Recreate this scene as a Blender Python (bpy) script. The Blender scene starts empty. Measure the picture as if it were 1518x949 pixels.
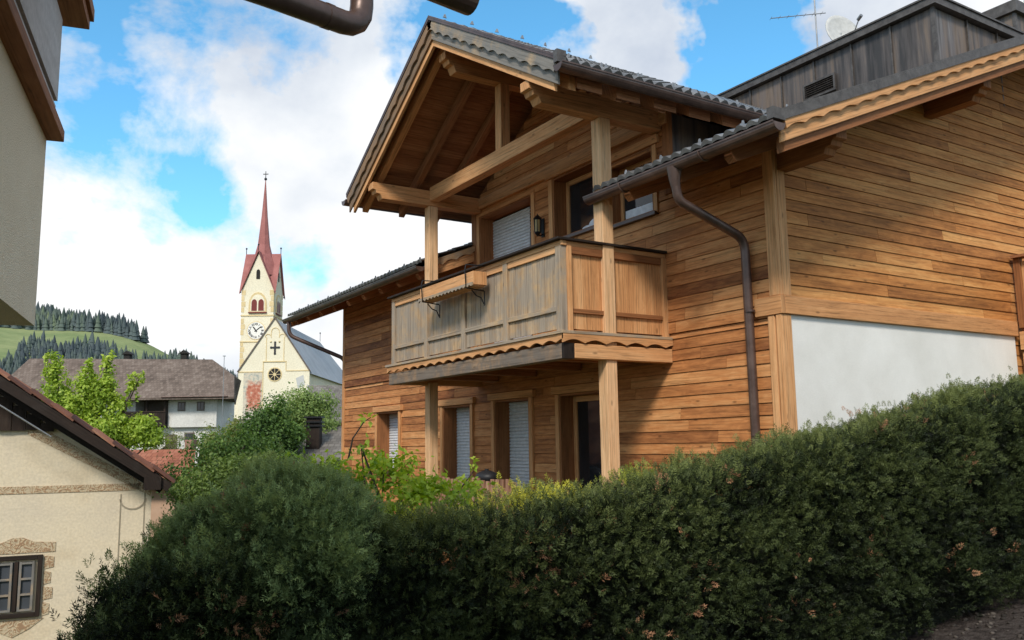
import bpy, math, random
import numpy as np
from mathutils import noise as mnoise, Vector
random.seed(7); rng = np.random.default_rng(11)
scene = bpy.context.scene
COL = scene.collection
R = math.radians

# ------------------------------------------------------------------ camera frame
FPX, PITCH, ROLL, YAW = 1284.85, 0.141315, -0.0145616, -1.00722
cF = np.array([math.sin(YAW)*math.cos(PITCH), math.cos(YAW)*math.cos(PITCH), math.sin(PITCH)])
_r = np.array([math.cos(YAW), -math.sin(YAW), 0.0]); _u = np.cross(_r, cF)
cR = _r*math.cos(ROLL)+_u*math.sin(ROLL); cU = -_r*math.sin(ROLL)+_u*math.cos(ROLL)
RH = _r.copy(); FH = np.array([math.sin(YAW), math.cos(YAW), 0.0])
ROTZ = -YAW
def ray(px, py): return cR*(px-759)-cU*(py-474.5)+cF*FPX
def AB(a, b, z=0.0):                       # village frame: a metres right, b metres deep, z up
    p = RH*a+FH*b; return (float(p[0]), float(p[1]), float(z))

# ------------------------------------------------------------------ scene-tree helpers
def tag(o, label=None, cat=None, group=None, kind=None):
    if label: o['label'] = label
    if cat: o['category'] = cat
    if group: o['group'] = group
    if kind: o['kind'] = kind
    return o
def empty(name, loc=(0, 0, 0), rz=0.0, label=None, cat=None, group=None):
    o = bpy.data.objects.new(name, None); COL.objects.link(o)
    o.location = loc; o.rotation_euler = (0, 0, rz); o.empty_display_size = 0.2
    return tag(o, label, cat, group)
def copy_tree(o, parent=None):
    c = o.copy(); COL.objects.link(c)
    if parent is not None: c.parent = parent
    for ch in list(o.children): copy_tree(ch, c)
    return c

class MB:
    """collects solids, then links them as ONE mesh object"""
    def __init__(s): s.v = []; s.f = []; s.uv = []; s.t = []; s.mi = []; s.sm = []
    def solid(s, verts, faces, grain=(1, 0, 0), tone=None, mi=0, smooth=False):
        if tone is None: tone = min(1, max(0, random.gauss(.5, .2)))
        n0 = len(s.v); P = np.array(verts, float); s.v.extend(P.tolist())
        g = np.array(grain, float); g /= np.linalg.norm(g); ou, ov = random.random()*40, random.random()*40
        for f in faces:
            s.f.append([i+n0 for i in f]); q = P[list(f)]
            n = np.zeros(3)
            for i in range(len(q)): n += np.cross(q[i], q[(i+1) % len(q)])
            l = np.linalg.norm(n); n = n/l if l > 1e-12 else np.array([0, 0, 1.0])
            if abs(n@g) > .8:
                a = np.cross(n, [0.3, .9, .1]); a /= np.linalg.norm(a)
                b = np.cross(n, a); s.uv.extend([(float(x@a)*.3+ou, float(x@b)+ov) for x in q])
            else:
                gg = g-n*(g@n); gg /= np.linalg.norm(gg); b = np.cross(n, gg)
                s.uv.extend([(float(x@gg)+ou, float(x@b)+ov) for x in q])
            s.t.append(tone); s.mi.append(mi); s.sm.append(smooth)
    def box(s, x0, x1, y0, y1, z0, z1, tone=None, mi=0, grain=None):
        d = (abs(x1-x0), abs(y1-y0), abs(z1-z0))
        if grain is None: k = d.index(max(d)); grain = [(1, 0, 0), (0, 1, 0), (0, 0, 1)][k]
        x0, x1 = sorted((x0, x1)); y0, y1 = sorted((y0, y1)); z0, z1 = sorted((z0, z1))
        v = [(x0, y0, z0), (x1, y0, z0), (x1, y1, z0), (x0, y1, z0), (x0, y0, z1), (x1, y0, z1), (x1, y1, z1), (x0, y1, z1)]
        s.solid(v, [(3, 2, 1, 0), (4, 5, 6, 7), (0, 1, 5, 4), (1, 2, 6, 5), (2, 3, 7, 6), (3, 0, 4, 7)], grain, tone, mi)
    def bar(s, p0, p1, w, h, up=(0, 0, 1), tone=None, mi=0):
        """bar from p0 to p1; w across, h along 'up'; p0/p1 are the centre line"""
        p0 = np.array(p0, float); p1 = np.array(p1, float); g = p1-p0; g /= np.linalg.norm(g)
        up = np.array(up, float); x = np.cross(g, up); x /= np.linalg.norm(x); u = np.cross(x, g)
        v = [p+x*a*w/2+u*b*h/2 for p in (p0, p1) for a, b in ((-1, -1), (1, -1), (1, 1), (-1, 1))]
        s.solid(v, [(0, 1, 2, 3), (7, 6, 5, 4), (0, 4, 5, 1), (1, 5, 6, 2), (2, 6, 7, 3), (3, 7, 4, 0)], g, tone, mi)
    def prism(s, poly, o, ax, ay, ext, grain=(1, 0, 0), tone=None, mi=0):
        """poly (2-D list) in plane o+ax*x+ay*y, pushed along vector ext"""
        o, ax, ay, ext = [np.array(q, float) for q in (o, ax, ay, ext)]; n = len(poly)
        a = [o+ax*p[0]+ay*p[1] for p in poly]; v = a+[p+ext for p in a]
        ar = sum(poly[i][0]*poly[(i+1) % n][1]-poly[(i+1) % n][0]*poly[i][1] for i in range(n))
        fl = (np.cross(ax, ay)@ext) * ar > 0
        f = [tuple(range(n))[::-1] if fl else tuple(range(n)), tuple(range(n, 2*n)) if fl else tuple(range(n, 2*n))[::-1]]
        for i in range(n):
            j = (i+1) % n; q = (i, j, j+n, i+n); f.append(q if fl else q[::-1])
        s.solid(v, f, grain, tone, mi)
    def tube(s, pts, r, n=14, tone=.5, mi=0, caps=True, rads=None):
        pts = [np.array(p, float) for p in pts]; rings = []
        up = np.array([0.13, 0.21, .97])
        for i, p in enumerate(pts):
            d = (pts[min(i+1, len(pts)-1)]-pts[max(i-1, 0)]); d /= np.linalg.norm(d)
            if i == 0:
                x = np.cross(d, up)
                if np.linalg.norm(x) < .1: x = np.cross(d, [1, 0, 0])
            else: x = x-d*(x@d)
            x /= np.linalg.norm(x); y = np.cross(d, x); rr = rads[i] if rads else r
            rings.append([p+rr*(x*math.cos(2*math.pi*k/n)+y*math.sin(2*math.pi*k/n)) for k in range(n)])
        v = [q for g in rings for q in g]; f = []
        for i in range(len(pts)-1):
            for k in range(n): f.append((i*n+k, i*n+(k+1) % n, (i+1)*n+(k+1) % n, (i+1)*n+k))
        s.solid(v, f, pts[-1]-pts[0]+1e-6, tone, mi, True)
        if caps:
            m = len(v); s.solid(v[:n], [tuple(range(n))[::-1]], (1, 0, 0), tone, mi); s.solid(v[m-n:], [tuple(range(n))], (1, 0, 0), tone, mi)
    def gutter(s, p0, p1, r, n=10, tone=.5, caps=True):
        """open half-round channel from p0 to p1"""
        p0 = np.array(p0, float); p1 = np.array(p1, float); g = p1-p0; L = np.linalg.norm(g); g /= L
        x = np.cross(g, [0, 0, 1]); x /= np.linalg.norm(x); z = np.cross(x, g)
        prof = [(-r*1.12, .012), (-r*1.12, -.004)]+[(-r*math.cos(math.pi*k/n), -r*math.sin(math.pi*k/n)) for k in range(n+1)]+[(r*1.1, -.004), (r*1.12, .012)]
        inn = [(a*.93, b*.93+.004) for a, b in prof[::-1]]
        s.prism(prof+inn, p0, x, z, g*L, g, tone)
        if caps:
            half = [(-r*math.cos(math.pi*k/n), -r*math.sin(math.pi*k/n)) for k in range(n+1)]
            for q in (p0-g*.004, p1-g*.004): s.prism([(a*.99, b*.99) for a, b in half], q, x, z, g*.008, (0, 0, 1), tone)
    def sphere(s, c, r, n=14, m=8, sc=(1, 1, 1), tone=.5, mi=0):
        v = [(c[0]+r*sc[0]*math.sin(math.pi*i/m)*math.cos(2*math.pi*k/n), c[1]+r*sc[1]*math.sin(math.pi*i/m)*math.sin(2*math.pi*k/n), c[2]+r*sc[2]*math.cos(math.pi*i/m)) for i in range(m+1) for k in range(n)]
        f = [(i*n+k, (i+1)*n+k, (i+1)*n+(k+1) % n, i*n+(k+1) % n) for i in range(m) for k in range(n)]
        s.solid(v, f, (0, 0, 1), tone, mi, True)
    def build(s, name, mats, parent=None, bevel=0, label=None, cat=None, kind=None, group=None):
        if not isinstance(mats, (list, tuple)): mats = [mats]
        me = bpy.data.meshes.new(name); me.from_pydata(s.v, [], s.f)
        for m in mats: me.materials.append(m)
        me.uv_layers.new(name='UVMap').data.foreach_set('uv', np.array(s.uv, 'f').ravel())
        at = me.attributes.new('tone', 'FLOAT', 'FACE'); at.data.foreach_set('value', np.array(s.t, 'f'))
        me.polygons.foreach_set('material_index', np.array(s.mi, 'i')); me.polygons.foreach_set('use_smooth', np.array(s.sm, 'i').astype(bool))
        me.update()
        o = bpy.data.objects.new(name, me); COL.objects.link(o)
        if parent is not None: o.parent = parent
        if bevel:
            b = o.modifiers.new('bevel', 'BEVEL'); b.width = bevel; b.segments = 2; b.limit_method = 'ANGLE'; b.harden_normals = False
        return tag(o, label, cat, group, kind)

def np_mesh(name, V, Fq, tone, mats, mi=None, smooth=False):
    """fast mesh from numpy: Fq is (m,4) or (m,3); tone per face"""
    me = bpy.data.meshes.new(name); k = Fq.shape[1]; m = len(Fq)
    me.vertices.add(len(V)); me.vertices.foreach_set('co', V.astype('f').ravel())
    me.loops.add(m*k); me.loops.foreach_set('vertex_index', Fq.astype('i').ravel())
    me.polygons.add(m); me.polygons.foreach_set('loop_start', np.arange(m, dtype='i')*k)
    try: me.polygons.foreach_set('loop_total', np.full(m, k, 'i'))
    except Exception: pass
    for q in mats: me.materials.append(q)
    at = me.attributes.new('tone', 'FLOAT', 'FACE'); at.data.foreach_set('value', tone.astype('f'))
    if mi is not None: me.polygons.foreach_set('material_index', mi.astype('i'))
    me.update(calc_edges=True); me.validate()
    if smooth: me.polygons.foreach_set('use_smooth', np.ones(m, bool))
    return me
def basis(d):
    """(n,3) unit directions -> (n,3,3) rotation matrices whose z column is d, random roll"""
    n = len(d); d = d/np.linalg.norm(d, axis=1)[:, None]
    h = rng.normal(size=(n, 3)); x = np.cross(h, d); x /= np.linalg.norm(x, axis=1)[:, None]; y = np.cross(d, x)
    return np.stack([x, y, d], axis=2)
def scatter(bv, bf, pos, M, sc, tone):
    """copies of the base piece baked into one vertex / face / tone array"""
    n = len(pos); nv = len(bv)
    V = np.einsum('nij,vj->nvi', M, bv)*sc[:, None, None]+pos[:, None, :]
    Fq = (bf[None, :, :]+(np.arange(n)*nv)[:, None, None]).reshape(-1, bf.shape[1])
    return V.reshape(-1, 3), Fq, np.repeat(tone, len(bf))
def merge(parts):
    V = []; F_ = []; T = []; MI = []; k = 0
    for v, f, t, mi in parts:
        V.append(v); F_.append(f+k); T.append(t); MI.append(np.full(len(f), mi)); k += len(v)
    return np.concatenate(V), np.concatenate(F_), np.concatenate(T), np.concatenate(MI)
def link(name, me, parent=None, **k):
    o = bpy.data.objects.new(name, me); COL.objects.link(o)
    if parent is not None: o.parent = parent
    return tag(o, k.get('label'), k.get('cat'), k.get('group'), k.get('kind'))

# ------------------------------------------------------------------ node helpers
class NT:
    def __init__(s, nt): s.nt = nt; nt.nodes.clear()
    def n(s, ty, ins=None, **props):
        nd = s.nt.nodes.new(ty)
        for k, v in props.items(): setattr(nd, k, v)
        for k, v in (ins or {}).items():
            if isinstance(v, tuple) and len(v) == 2 and hasattr(v[0], 'outputs'): s.nt.links.new(v[0].outputs[v[1]], nd.inputs[k])
            else: nd.inputs[k].default_value = v
        return nd
    def ramp(s, fac, stops):
        r = s.n('ShaderNodeValToRGB', {0: fac}); e = r.color_ramp.elements
        while len(e) < len(stops): e.new(.5)
        for q, (p, c) in zip(e, stops): q.position = p; q.color = (c if len(c) == 4 else (*c, 1)) if isinstance(c, (tuple, list)) else (c, c, c, 1)
        return r
    def math(s, op, a, b=0.0, c=0.0): return s.n('ShaderNodeMath', {0: a, 1: b, 2: c}, operation=op)
    def mix(s, f, a, b, ty='MIX'):
        m = s.nt.nodes.new('ShaderNodeMix'); m.data_type = 'RGBA'; m.blend_type = ty
        for k, v in ((0, f), (6, a), (7, b)):
            if isinstance(v, tuple) and len(v) == 2 and hasattr(v[0], 'outputs'): s.nt.links.new(v[0].outputs[v[1]], m.inputs[k])
            else: m.inputs[k].default_value = (*v, 1) if isinstance(v, tuple) and len(v) == 3 else v
        return m
def new_mat(name):
    m = bpy.data.materials.new(name); m.use_nodes = True; return m, NT(m.node_tree)
def finish(N, col, rough=.7, metal=0.0, spec=.3, bump=None, bstr=.2, bdist=.01):
    ins = {'Base Color': col, 'Roughness': rough, 'Metallic': metal, 'Specular IOR Level': spec}
    if bump is not None:
        b = N.n('ShaderNodeBump', {'Height': bump, 'Strength': bstr, 'Distance': bdist}); ins['Normal'] = (b, 0)
    p = N.n('ShaderNodeBsdfPrincipled', ins); N.n('ShaderNodeOutputMaterial', {0: (p, 0)}); return p

def wood(name, cd, cm, cl, grey=0.0, greycol=(.2, .19, .175), knots=1.0, rough=.72, gs=2.3):
    m, N = new_mat(name)
    uv = N.n('ShaderNodeUVMap', uv_map='UVMap')
    tone = N.n('ShaderNodeAttribute', attribute_name='tone')
    m1 = N.n('ShaderNodeMapping', {'Vector': (uv, 0), 'Scale': (1.6, 46, 1)}); g1 = N.n('ShaderNodeTexNoise', {'Vector': (m1, 0), 'Scale': 1.0, 'Detail': 5.0, 'Roughness': .6, 'Distortion': .6})
    m2 = N.n('ShaderNodeMapping', {'Vector': (uv, 0), 'Scale': (.9, 7, 1)}); g2 = N.n('ShaderNodeTexNoise', {'Vector': (m2, 0), 'Scale': 1.0, 'Detail': 4.0, 'Roughness': .6})
    m3 = N.n('ShaderNodeMapping', {'Vector': (uv, 0), 'Scale': (2.6, 7.5, 1)}); kn = N.n('ShaderNodeTexVoronoi', {'Vector': (m3, 0), 'Scale': 1.0, 'Randomness': 1.0})
    m4 = N.n('ShaderNodeMapping', {'Vector': (uv, 0), 'Scale': (4.5, 16, 1)}); g4 = N.n('ShaderNodeTexNoise', {'Vector': (m4, 0), 'Scale': 1.0, 'Detail': 3.0, 'Roughness': .6, 'Distortion': 1.2})
    f = N.math('MULTIPLY_ADD', (tone, 'Fac'), .62, 0.0); f2 = N.math('MULTIPLY_ADD', (g2, 'Fac'), .75, (f, 0)); f2 = N.math('MULTIPLY_ADD', (g4, 'Fac'), .5, (f2, 0)); f3 = N.math('SUBTRACT', (f2, 0), .44)
    base = N.ramp((f3, 0), [(0.05, cd), (.5, cm), (.95, cl)])
    gr = N.ramp((g1, 'Fac'), [(.3, .42), (.48, .95), (.75, 1.22)])
    c = N.mix(.85, (base, 0), (gr, 0), 'MULTIPLY')
    k = N.ramp((kn, 'Distance'), [(0.05, .35), (.12, 1.0)])
    c = N.mix(knots*.8, (c, 2), (k, 0), 'MULTIPLY')
    tc = N.n('ShaderNodeTexCoord'); wz = N.n('ShaderNodeTexNoise', {'Vector': (tc, 'Object'), 'Scale': gs, 'Detail': 6.0, 'Roughness': .7})
    gcol = N.mix(.9, (*greycol, 1), (gr, 0), 'MULTIPLY')
    gf = N.ramp((wz, 'Fac'), [(.62-.35*grey-.06, 0.0), (.62-.3*grey+.12, 1.0)])
    gm = N.math('MULTIPLY', (gf, 0), min(1, grey*1.3))
    c = N.mix((gm, 0), (c, 2), (gcol, 2))
    finish(N, (c, 2), rough, 0, .22, (g1, 'Fac'), .35, .004)
    return m
def noisy(name, c1, c2, scale=6, rough=.8, metal=0, spec=.25, bump=.2, fine=60, stretch=(1, 1, 1), c3=None, bd=.006):
    m, N = new_mat(name); tc = N.n('ShaderNodeTexCoord')
    mp = N.n('ShaderNodeMapping', {'Vector': (tc, 'Object'), 'Scale': stretch})
    a = N.n('ShaderNodeTexNoise', {'Vector': (mp, 0), 'Scale': scale, 'Detail': 7.0, 'Roughness': .62}); b = N.n('ShaderNodeTexNoise', {'Vector': (tc, 'Object'), 'Scale': fine, 'Detail': 3.0})
    st = [(.32, c1), (.68, c2)] if c3 is None else [(.3, c1), (.5, c2), (.72, c3)]
    r = N.ramp((a, 'Fac'), st); fr = N.ramp((b, 'Fac'), [(.3, .86), (.7, 1.08)])
    c = N.mix(.8, (r, 0), (fr, 0), 'MULTIPLY')
    finish(N, (c, 2), rough, metal, spec, (b, 'Fac'), bump, bd); return m
def tonemat(name, stops, rough=.75, spec=.2, scale=8, var=.5, bump=.3, fine=50, metal=0):
    """colour from the per-face tone plus noise"""
    m, N = new_mat(name); tc = N.n('ShaderNodeTexCoord'); t = N.n('ShaderNodeAttribute', attribute_name='tone')
    a = N.n('ShaderNodeTexNoise', {'Vector': (tc, 'Object'), 'Scale': scale, 'Detail': 6.0, 'Roughness': .65}); b = N.n('ShaderNodeTexNoise', {'Vector': (tc, 'Object'), 'Scale': fine, 'Detail': 3.0})
    f = N.math('MULTIPLY_ADD', (a, 'Fac'), var, (t, 'Fac')); f = N.math('SUBTRACT', (f, 0), var*.5)
    r = N.ramp((f, 0), stops); finish(N, (r, 0), rough, metal, spec, (b, 'Fac'), bump, .006); return m
def leafmat(name, stops, trans=.3, rough=.55, spec=.3, back=None):
    m, N = new_mat(name); t = N.n('ShaderNodeAttribute', attribute_name='tone'); r = N.ramp((t, 'Fac'), stops)
    p = N.n('ShaderNodeBsdfPrincipled', {'Base Color': (r, 0), 'Roughness': rough, 'Specular IOR Level': spec})
    hs = N.n('ShaderNodeHueSaturation', {'Hue': .49, 'Saturation': 1.1, 'Value': 1.5, 'Color': (r, 0)})
    tr = N.n('ShaderNodeBsdfTranslucent', {'Color': (hs, 0)}); mx = N.n('ShaderNodeMixShader', {0: trans, 1: (p, 0), 2: (tr, 0)})
    N.n('ShaderNodeOutputMaterial', {0: (mx, 0)}); return m
def flat(name, c, rough=.6, metal=0, spec=.3):
    m, N = new_mat(name); tc = N.n('ShaderNodeTexCoord'); b = N.n('ShaderNodeTexNoise', {'Vector': (tc, 'Object'), 'Scale': 14.0, 'Detail': 5.0})
    fr = N.ramp((b, 'Fac'), [(.3, .85), (.7, 1.1)]); cc = N.mix(1.0, (*c, 1), (fr, 0), 'MULTIPLY'); finish(N, (cc, 2), rough, metal, spec); return m

M = {}
M['plank'] = wood('larch_plank', (.15, .046, .016), (.49, .20, .068), (.74, .40, .17))
M['plank_side'] = wood('larch_plank_golden', (.12, .038, .011), (.48, .195, .056), (.72, .38, .135))  # side wall boards, golden by their own colour
M['timber'] = wood('golden_timber', (.34, .145, .055), (.57, .275, .112), (.74, .42, .20), knots=.9)
M['timber_pale'] = wood('pale_timber', (.42, .20, .09), (.64, .36, .175), (.78, .51, .29), knots=.9)
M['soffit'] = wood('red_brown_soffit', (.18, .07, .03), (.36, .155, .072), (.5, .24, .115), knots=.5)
M['reveal'] = wood('brown_reveal', (.16, .06, .023), (.31, .125, .047), (.44, .2, .08), knots=.7)
M['grey_wood'] = wood('weathered_grey_wood', (.26, .16, .09), (.48, .31, .16), (.62, .44, .26), grey=.64, greycol=(.30, .255, .205), gs=3.2)
M['rake_grey'] = wood('grey_rake_board', (.26, .17, .10), (.45, .31, .18), (.6, .44, .28), grey=.85, greycol=(.21, .195, .175))
M['rake_brown'] = wood('brown_rake_board', (.12, .065, .035), (.26, .155, .085), (.38, .25, .15), grey=.4, greycol=(.15, .13, .11))
M['beam_grey'] = wood('mottled_grey_beam', (.12, .075, .05), (.30, .19, .11), (.5, .34, .2), grey=.60, greycol=(.14, .125, .11), gs=4.5)
M['half_grey'] = wood('part_weathered_wood', (.28, .15, .07), (.46, .27, .13), (.6, .39, .2), grey=.45, greycol=(.25, .23, .2))
M['black_wood'] = wood('dark_stained_wood', (.012, .008, .006), (.028, .018, .013), (.06, .038, .027), grey=.12, greycol=(.1, .09, .08))
M['gutter'] = noisy('brown_coated_metal', (.075, .045, .036), (.14, .088, .07), 5, .38, .35, .5, .05, 30)
M['zinc'] = noisy('dark_zinc', (.075, .062, .054), (.15, .13, .115), 9, .45, .5, .4, .05, 40)
M['tile'] = tonemat('grey_roof_tile', [(0.1, (.045, .043, .043)), (.5, (.10, .098, .096)), (.9, (.22, .22, .215))], .36, .6, 9, .6)
M['iron'] = flat('black_iron', (.015, .015, .016), .5, .4)
M['white_stucco'] = noisy('white_render', (.70, .675, .62), (.82, .795, .745), 1.1, .9, 0, .15, .25, 160)
M['shutter'] = flat('light_grey_shutter', (.62, .64, .66), .45, 0, .4)
M['hook'] = flat('galvanised_hook', (.32, .32, .32), .4, .7)
M['cloth_reflection_white'] = flat('white_cloth_reflection', (.75, .76, .8), .8)  # plain white for curtains and for painted window reflections
def glass(name, c=(.02, .022, .025)):
    m, N = new_mat(name); tc = N.n('ShaderNodeTexCoord'); b = N.n('ShaderNodeTexNoise', {'Vector': (tc, 'Object'), 'Scale': 1.2, 'Detail': 2.0})
    finish(N, N.ramp((b, 'Fac'), [(.3, tuple(x*.6 for x in c)), (.7, tuple(x*1.5 for x in c))]) and (N.nt.nodes[-1], 0), .06, 0, .6, (b, 'Fac'), .05, .02); return m
M['glass'] = glass('dark_window_glass')
M['glass_grey'] = glass('old_window_glass', (.06, .065, .075))
# metal cladding with rain streaks
m, N = new_mat('streaked_zinc_cladding'); tc = N.n('ShaderNodeTexCoord'); t = N.n('ShaderNodeAttribute', attribute_name='tone')
mp = N.n('ShaderNodeMapping', {'Vector': (tc, 'Object'), 'Scale': (7, 7, .5)}); a = N.n('ShaderNodeTexNoise', {'Vector': (mp, 0), 'Scale': 1.0, 'Detail': 6.0, 'Roughness': .65})
mp2 = N.n('ShaderNodeMapping', {'Vector': (tc, 'Object'), 'Scale': (16, 16, 1.2)}); b = N.n('ShaderNodeTexNoise', {'Vector': (mp2, 0), 'Scale': 1.0, 'Detail': 4.0})
f = N.math('MULTIPLY_ADD', (t, 'Fac'), .35, (a, 'Fac')); f = N.math('SUBTRACT', (f, 0), .17)
r = N.ramp((f, 0), [(.25, (.05, .045, .043)), (.42, (.12, .10, .09)), (.56, (.20, .145, .105)), (.68, (.15, .125, .115)), (.85, (.25, .24, .23))])
d = N.ramp((b, 'Fac'), [(.3, .45), (.48, 1.0), (.75, 1.15), (.85, 1.7)]); c = N.mix(.8, (r, 0), (d, 0), 'MULTIPLY'); finish(N, (c, 2), .5, .25, .4, (a, 'Fac'), .1, .01)
M['clad'] = m
# ================================================================== THE TIMBER CHALET
GRP = None
chalet = empty('timber_chalet', (-6.11, 7.2, -1.5), 0, 'two storey larch-clad chalet with front balcony, gabled balcony roof and white plinth wall', 'house')
HOLD = (-6.11, 7.2, -1.5)
class HB(MB):
    """house builder: world coordinates in, stored relative to the chalet's base"""
    def build(s, name, mats, parent=None, **k):
        s.v = [(x-HOLD[0], y-HOLD[1], z-HOLD[2]) for x, y, z in s.v]
        return super().build(name, mats, chalet if parent is None else parent, **k)
YF = 7.2; XC = -6.11; XL = -18.47
MZ0, MY0, MS = 2.93, 6.2, .41            # main roof: top of tiles at the eave, slope
def mroof(y): return MZ0+(y-MY0)*MS
CX, CZ, CS = -10.1, 5.77, .593           # cross gable: ridge x, ridge z, slope
def croof(x): return CZ-abs(x-CX)*CS

def plank_rows(mb, face, a0, a1, z0, z1, pitch, holes=(), lim=None, out=0.0, sign=-1, seed=None, wob=1.0):
    """horizontal boards. face='y' : boards run along x on plane y ; 'x' : along y on plane x.  lim(z)->(a0,a1)"""
    z = z0
    while z < z1-.02:
        h = min(pitch*random.uniform(.93, 1.07), z1-z); zm = z+h/2
        lo, hi = (a0, a1) if lim is None else lim(zm)
        segs = [(lo, hi)]
        for (h0, h1, hz0, hz1) in holes:
            if zm > hz0 and zm < hz1:
                ns = []
                for s0, s1 in segs:
                    if h1 <= s0 or h0 >= s1: ns.append((s0, s1)); continue
                    if h0 > s0: ns.append((s0, h0))
                    if h1 < s1: ns.append((h1, s1))
                segs = ns
        for s0, s1 in segs:
            if s1-s0 < .03: continue
            x = s0-random.uniform(0, 2.0)
            while x < s1:
                e = x+random.choice((1.2, 2.2, 3.1, 3.8, 4.4))*random.uniform(.85, 1.15)
                b0, b1 = max(x, s0), min(e, s1); x = e
                if b1-b0 < .01: continue
                t = random.gauss(.5, .15)
                if random.random() < .09: t -= .28
                if random.random() < .1: t += .25
                t = min(1, max(0, t)); d = out+.022+random.uniform(0, .005); dt = out+.012; g = .0025
                dz = random.uniform(-.004, .004)*wob
                P, q = (lambda u, w, zz: (u, YF-w, zz)), None
                if face == 'x': P = lambda u, w, zz: (XC+w, u, zz)
                if isinstance(face, tuple): P = face[1]
                v = [P(b0+g, 0, z), P(b1-g, 0, z), P(b1-g, d, z+dz), P(b0+g, d, z-dz), P(b0+g, 0, z+h-.004), P(b1-g, 0, z+h-.004), P(b1-g, dt, z+h-.004), P(b0+g, dt, z+h-.004)]
                f = [(0, 3, 2, 1), (4, 5, 6, 7), (3, 7, 6, 2), (0, 4, 7, 3), (1, 2, 6, 5)]
                gr = (1, 0, 0) if face != 'x' else (0, 1, 0)
                n = np.cross(np.array(v[7])-v[3], np.array(v[2])-v[3]); od = np.array(P(0, 1, 0))-np.array(P(0, 0, 0))
                if n@od < 0: f = [q[::-1] for q in f]
                mb.solid(v, f, gr, t)
        z += h

LOW = [(-16.53, -15.50, -.52, .66), (-13.65, -12.67, -1.35, .66), (-11.89, -10.88, -1.35, .68), (-10.1, -9.05, -1.35, .68)]
UP = [(-12.3, -10.72, 1.24, 3.78), (-10.15, -9.1, 2.92, 3.86), (-8.9, -7.95, 2.84, 3.70)]
# backing walls
w = HB()
def backing(x0, x1, z0, z1, holes, y=YF, th=.26):
    xs = sorted(set([x0, x1]+[h for q in holes for h in q[:2] if x0 < h < x1])); 
    for i in range(len(xs)-1):
        xm = (xs[i]+xs[i+1])/2; hs = [q for q in holes if q[0] < xm < q[1]]; z = z0
        for q in sorted(hs, key=lambda q: q[2]):
            if q[2] > z: w.box(xs[i], xs[i+1], y, y+th, z, q[2], .1)
            z = q[3]
        if z1 > z: w.box(xs[i], xs[i+1], y, y+th, z, z1, .1)
backing(XL, -12.45, -3.2, 3.22, LOW); backing(-12.45, -7.7, -3.2, 2.95, LOW+UP); backing(-7.7, XC, -3.2, 3.22, LOW)
w.prism([(-12.45, 2.952), (-12.3, 2.952), (-12.3, 3.78), (-10.72, 3.78), (-10.72, 2.952), (-10.152, 2.952), (-10.152, 3.86), (-9.1, 3.86), (-9.1, 2.952), (-8.9, 2.952), (-8.9, 3.7), (-7.95, 3.7), (-7.95, 2.952), (-7.7, 2.952), (-7.7, 4.1), (CX, 5.5), (-12.45, 4.12)], (0, YF, 0), (1, 0, 0), (0, 0, 1), (0, .26, 0), tone=.1)
w.box(XL, XL+.26, YF+.262, 19.2, -3.2, 2.95, .1); w.box(XL, XC, 19.2, 19.46, -3.2, 2.9, .1)
w.prism([(7.462, -3.2), (19.198, -3.2), (19.198, 3.0), (13.2, 5.5), (7.462, 3.15)], (XC-.26, 0, 0), (0, 1, 0), (0, 0, 1), (.24, 0, 0), tone=.1)
w.prism([(7.462, 2.96), (19.198, 2.96), (13.2, 5.5)], (XL, 0, 0), (0, 1, 0), (0, 0, 1), (.26, 0, 0), tone=.1)
w.build('wall_core', M['reveal'])
# front boards
pb = HB()
plank_rows(pb, 'y', XL+.09, XC-.12, -2.6, 1.28, .137, LOW)
plank_rows(pb, 'y', XL+.09, XC-.05, 1.285, 2.95, .137, UP, out=.018); plank_rows(pb, 'y', XL+.09, -12.451, 2.951, 3.22, .137, out=.018); plank_rows(pb, 'y', -7.699, XC-.05, 2.951, 3.22, .137, out=.018)
gl = lambda z: (max(-12.45, CX-(CZ-.36-z)/CS), min(-7.7, CX+(CZ-.36-z)/CS)) if z > 4.0 else (-12.45, -7.7)
plank_rows(pb, 'y', -12.45, -7.7, 2.952, 5.35, .137, UP, lim=gl, out=.018)
pb.build('front_wall', M['plank'])
sb = HB()
sl = lambda z: (7.331 if z < 3.1 else max(7.331, MY0+(z-MZ0+.2)/MS), 18.9 if z < 3.1 else 20.2-(z-MZ0+.2)/MS)
plank_rows(sb, 'x', 7.36, 18.9, 1.5, 5.4, .134, (), lim=sl, out=.018, wob=1)
plank_rows(sb, 'x', 11.72, 19.2, -1.6, 1.5, .134, ())
sb.build('side_wall', M['plank_side'])
pw = HB(); pw.box(XC-.019, XC+.03, 7.301, 11.70, -2.4, 1.3, .5); pw.build('plinth_wall', M['white_stucco'])
# corner boards and ledge
cb = HB()
def one(nm, mt, bv, *a, par=None):
    q = HB(); q.box(*a); return q.build(nm, M[mt], par, bevel=bv)
for a in ((-6.20, XC+.046, YF-.055, YF-.001, 1.5, 3.1, .75), (XC+.001, XC+.05, YF+.0, 7.33, 1.5, 3.1, .7), (-6.24, XC-.04, YF-.055, YF-.001, -2.4, 1.295, .8), (XC-.02, XC+.055, YF-.058, 7.30, -2.4, 1.295, .7), (XL-.03, XL+.09, YF-.045, YF-.001, -2.6, 3.1, .5), (XL-.045, XL-.031, YF-.04, 7.4, -2.6, 3.1, .4)): one('corner_board', 'timber', .006, *a)
lb = HB()
lb.box(-6.40, XC+.075, YF-.07, YF-.001, 1.30, 1.495, .55); lb.box(XC+.002, XC+.075, YF-.001, 11.72, 1.302, 1.495, .45)
lb.build('ledge_band', M['timber'], bevel=.006)

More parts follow.
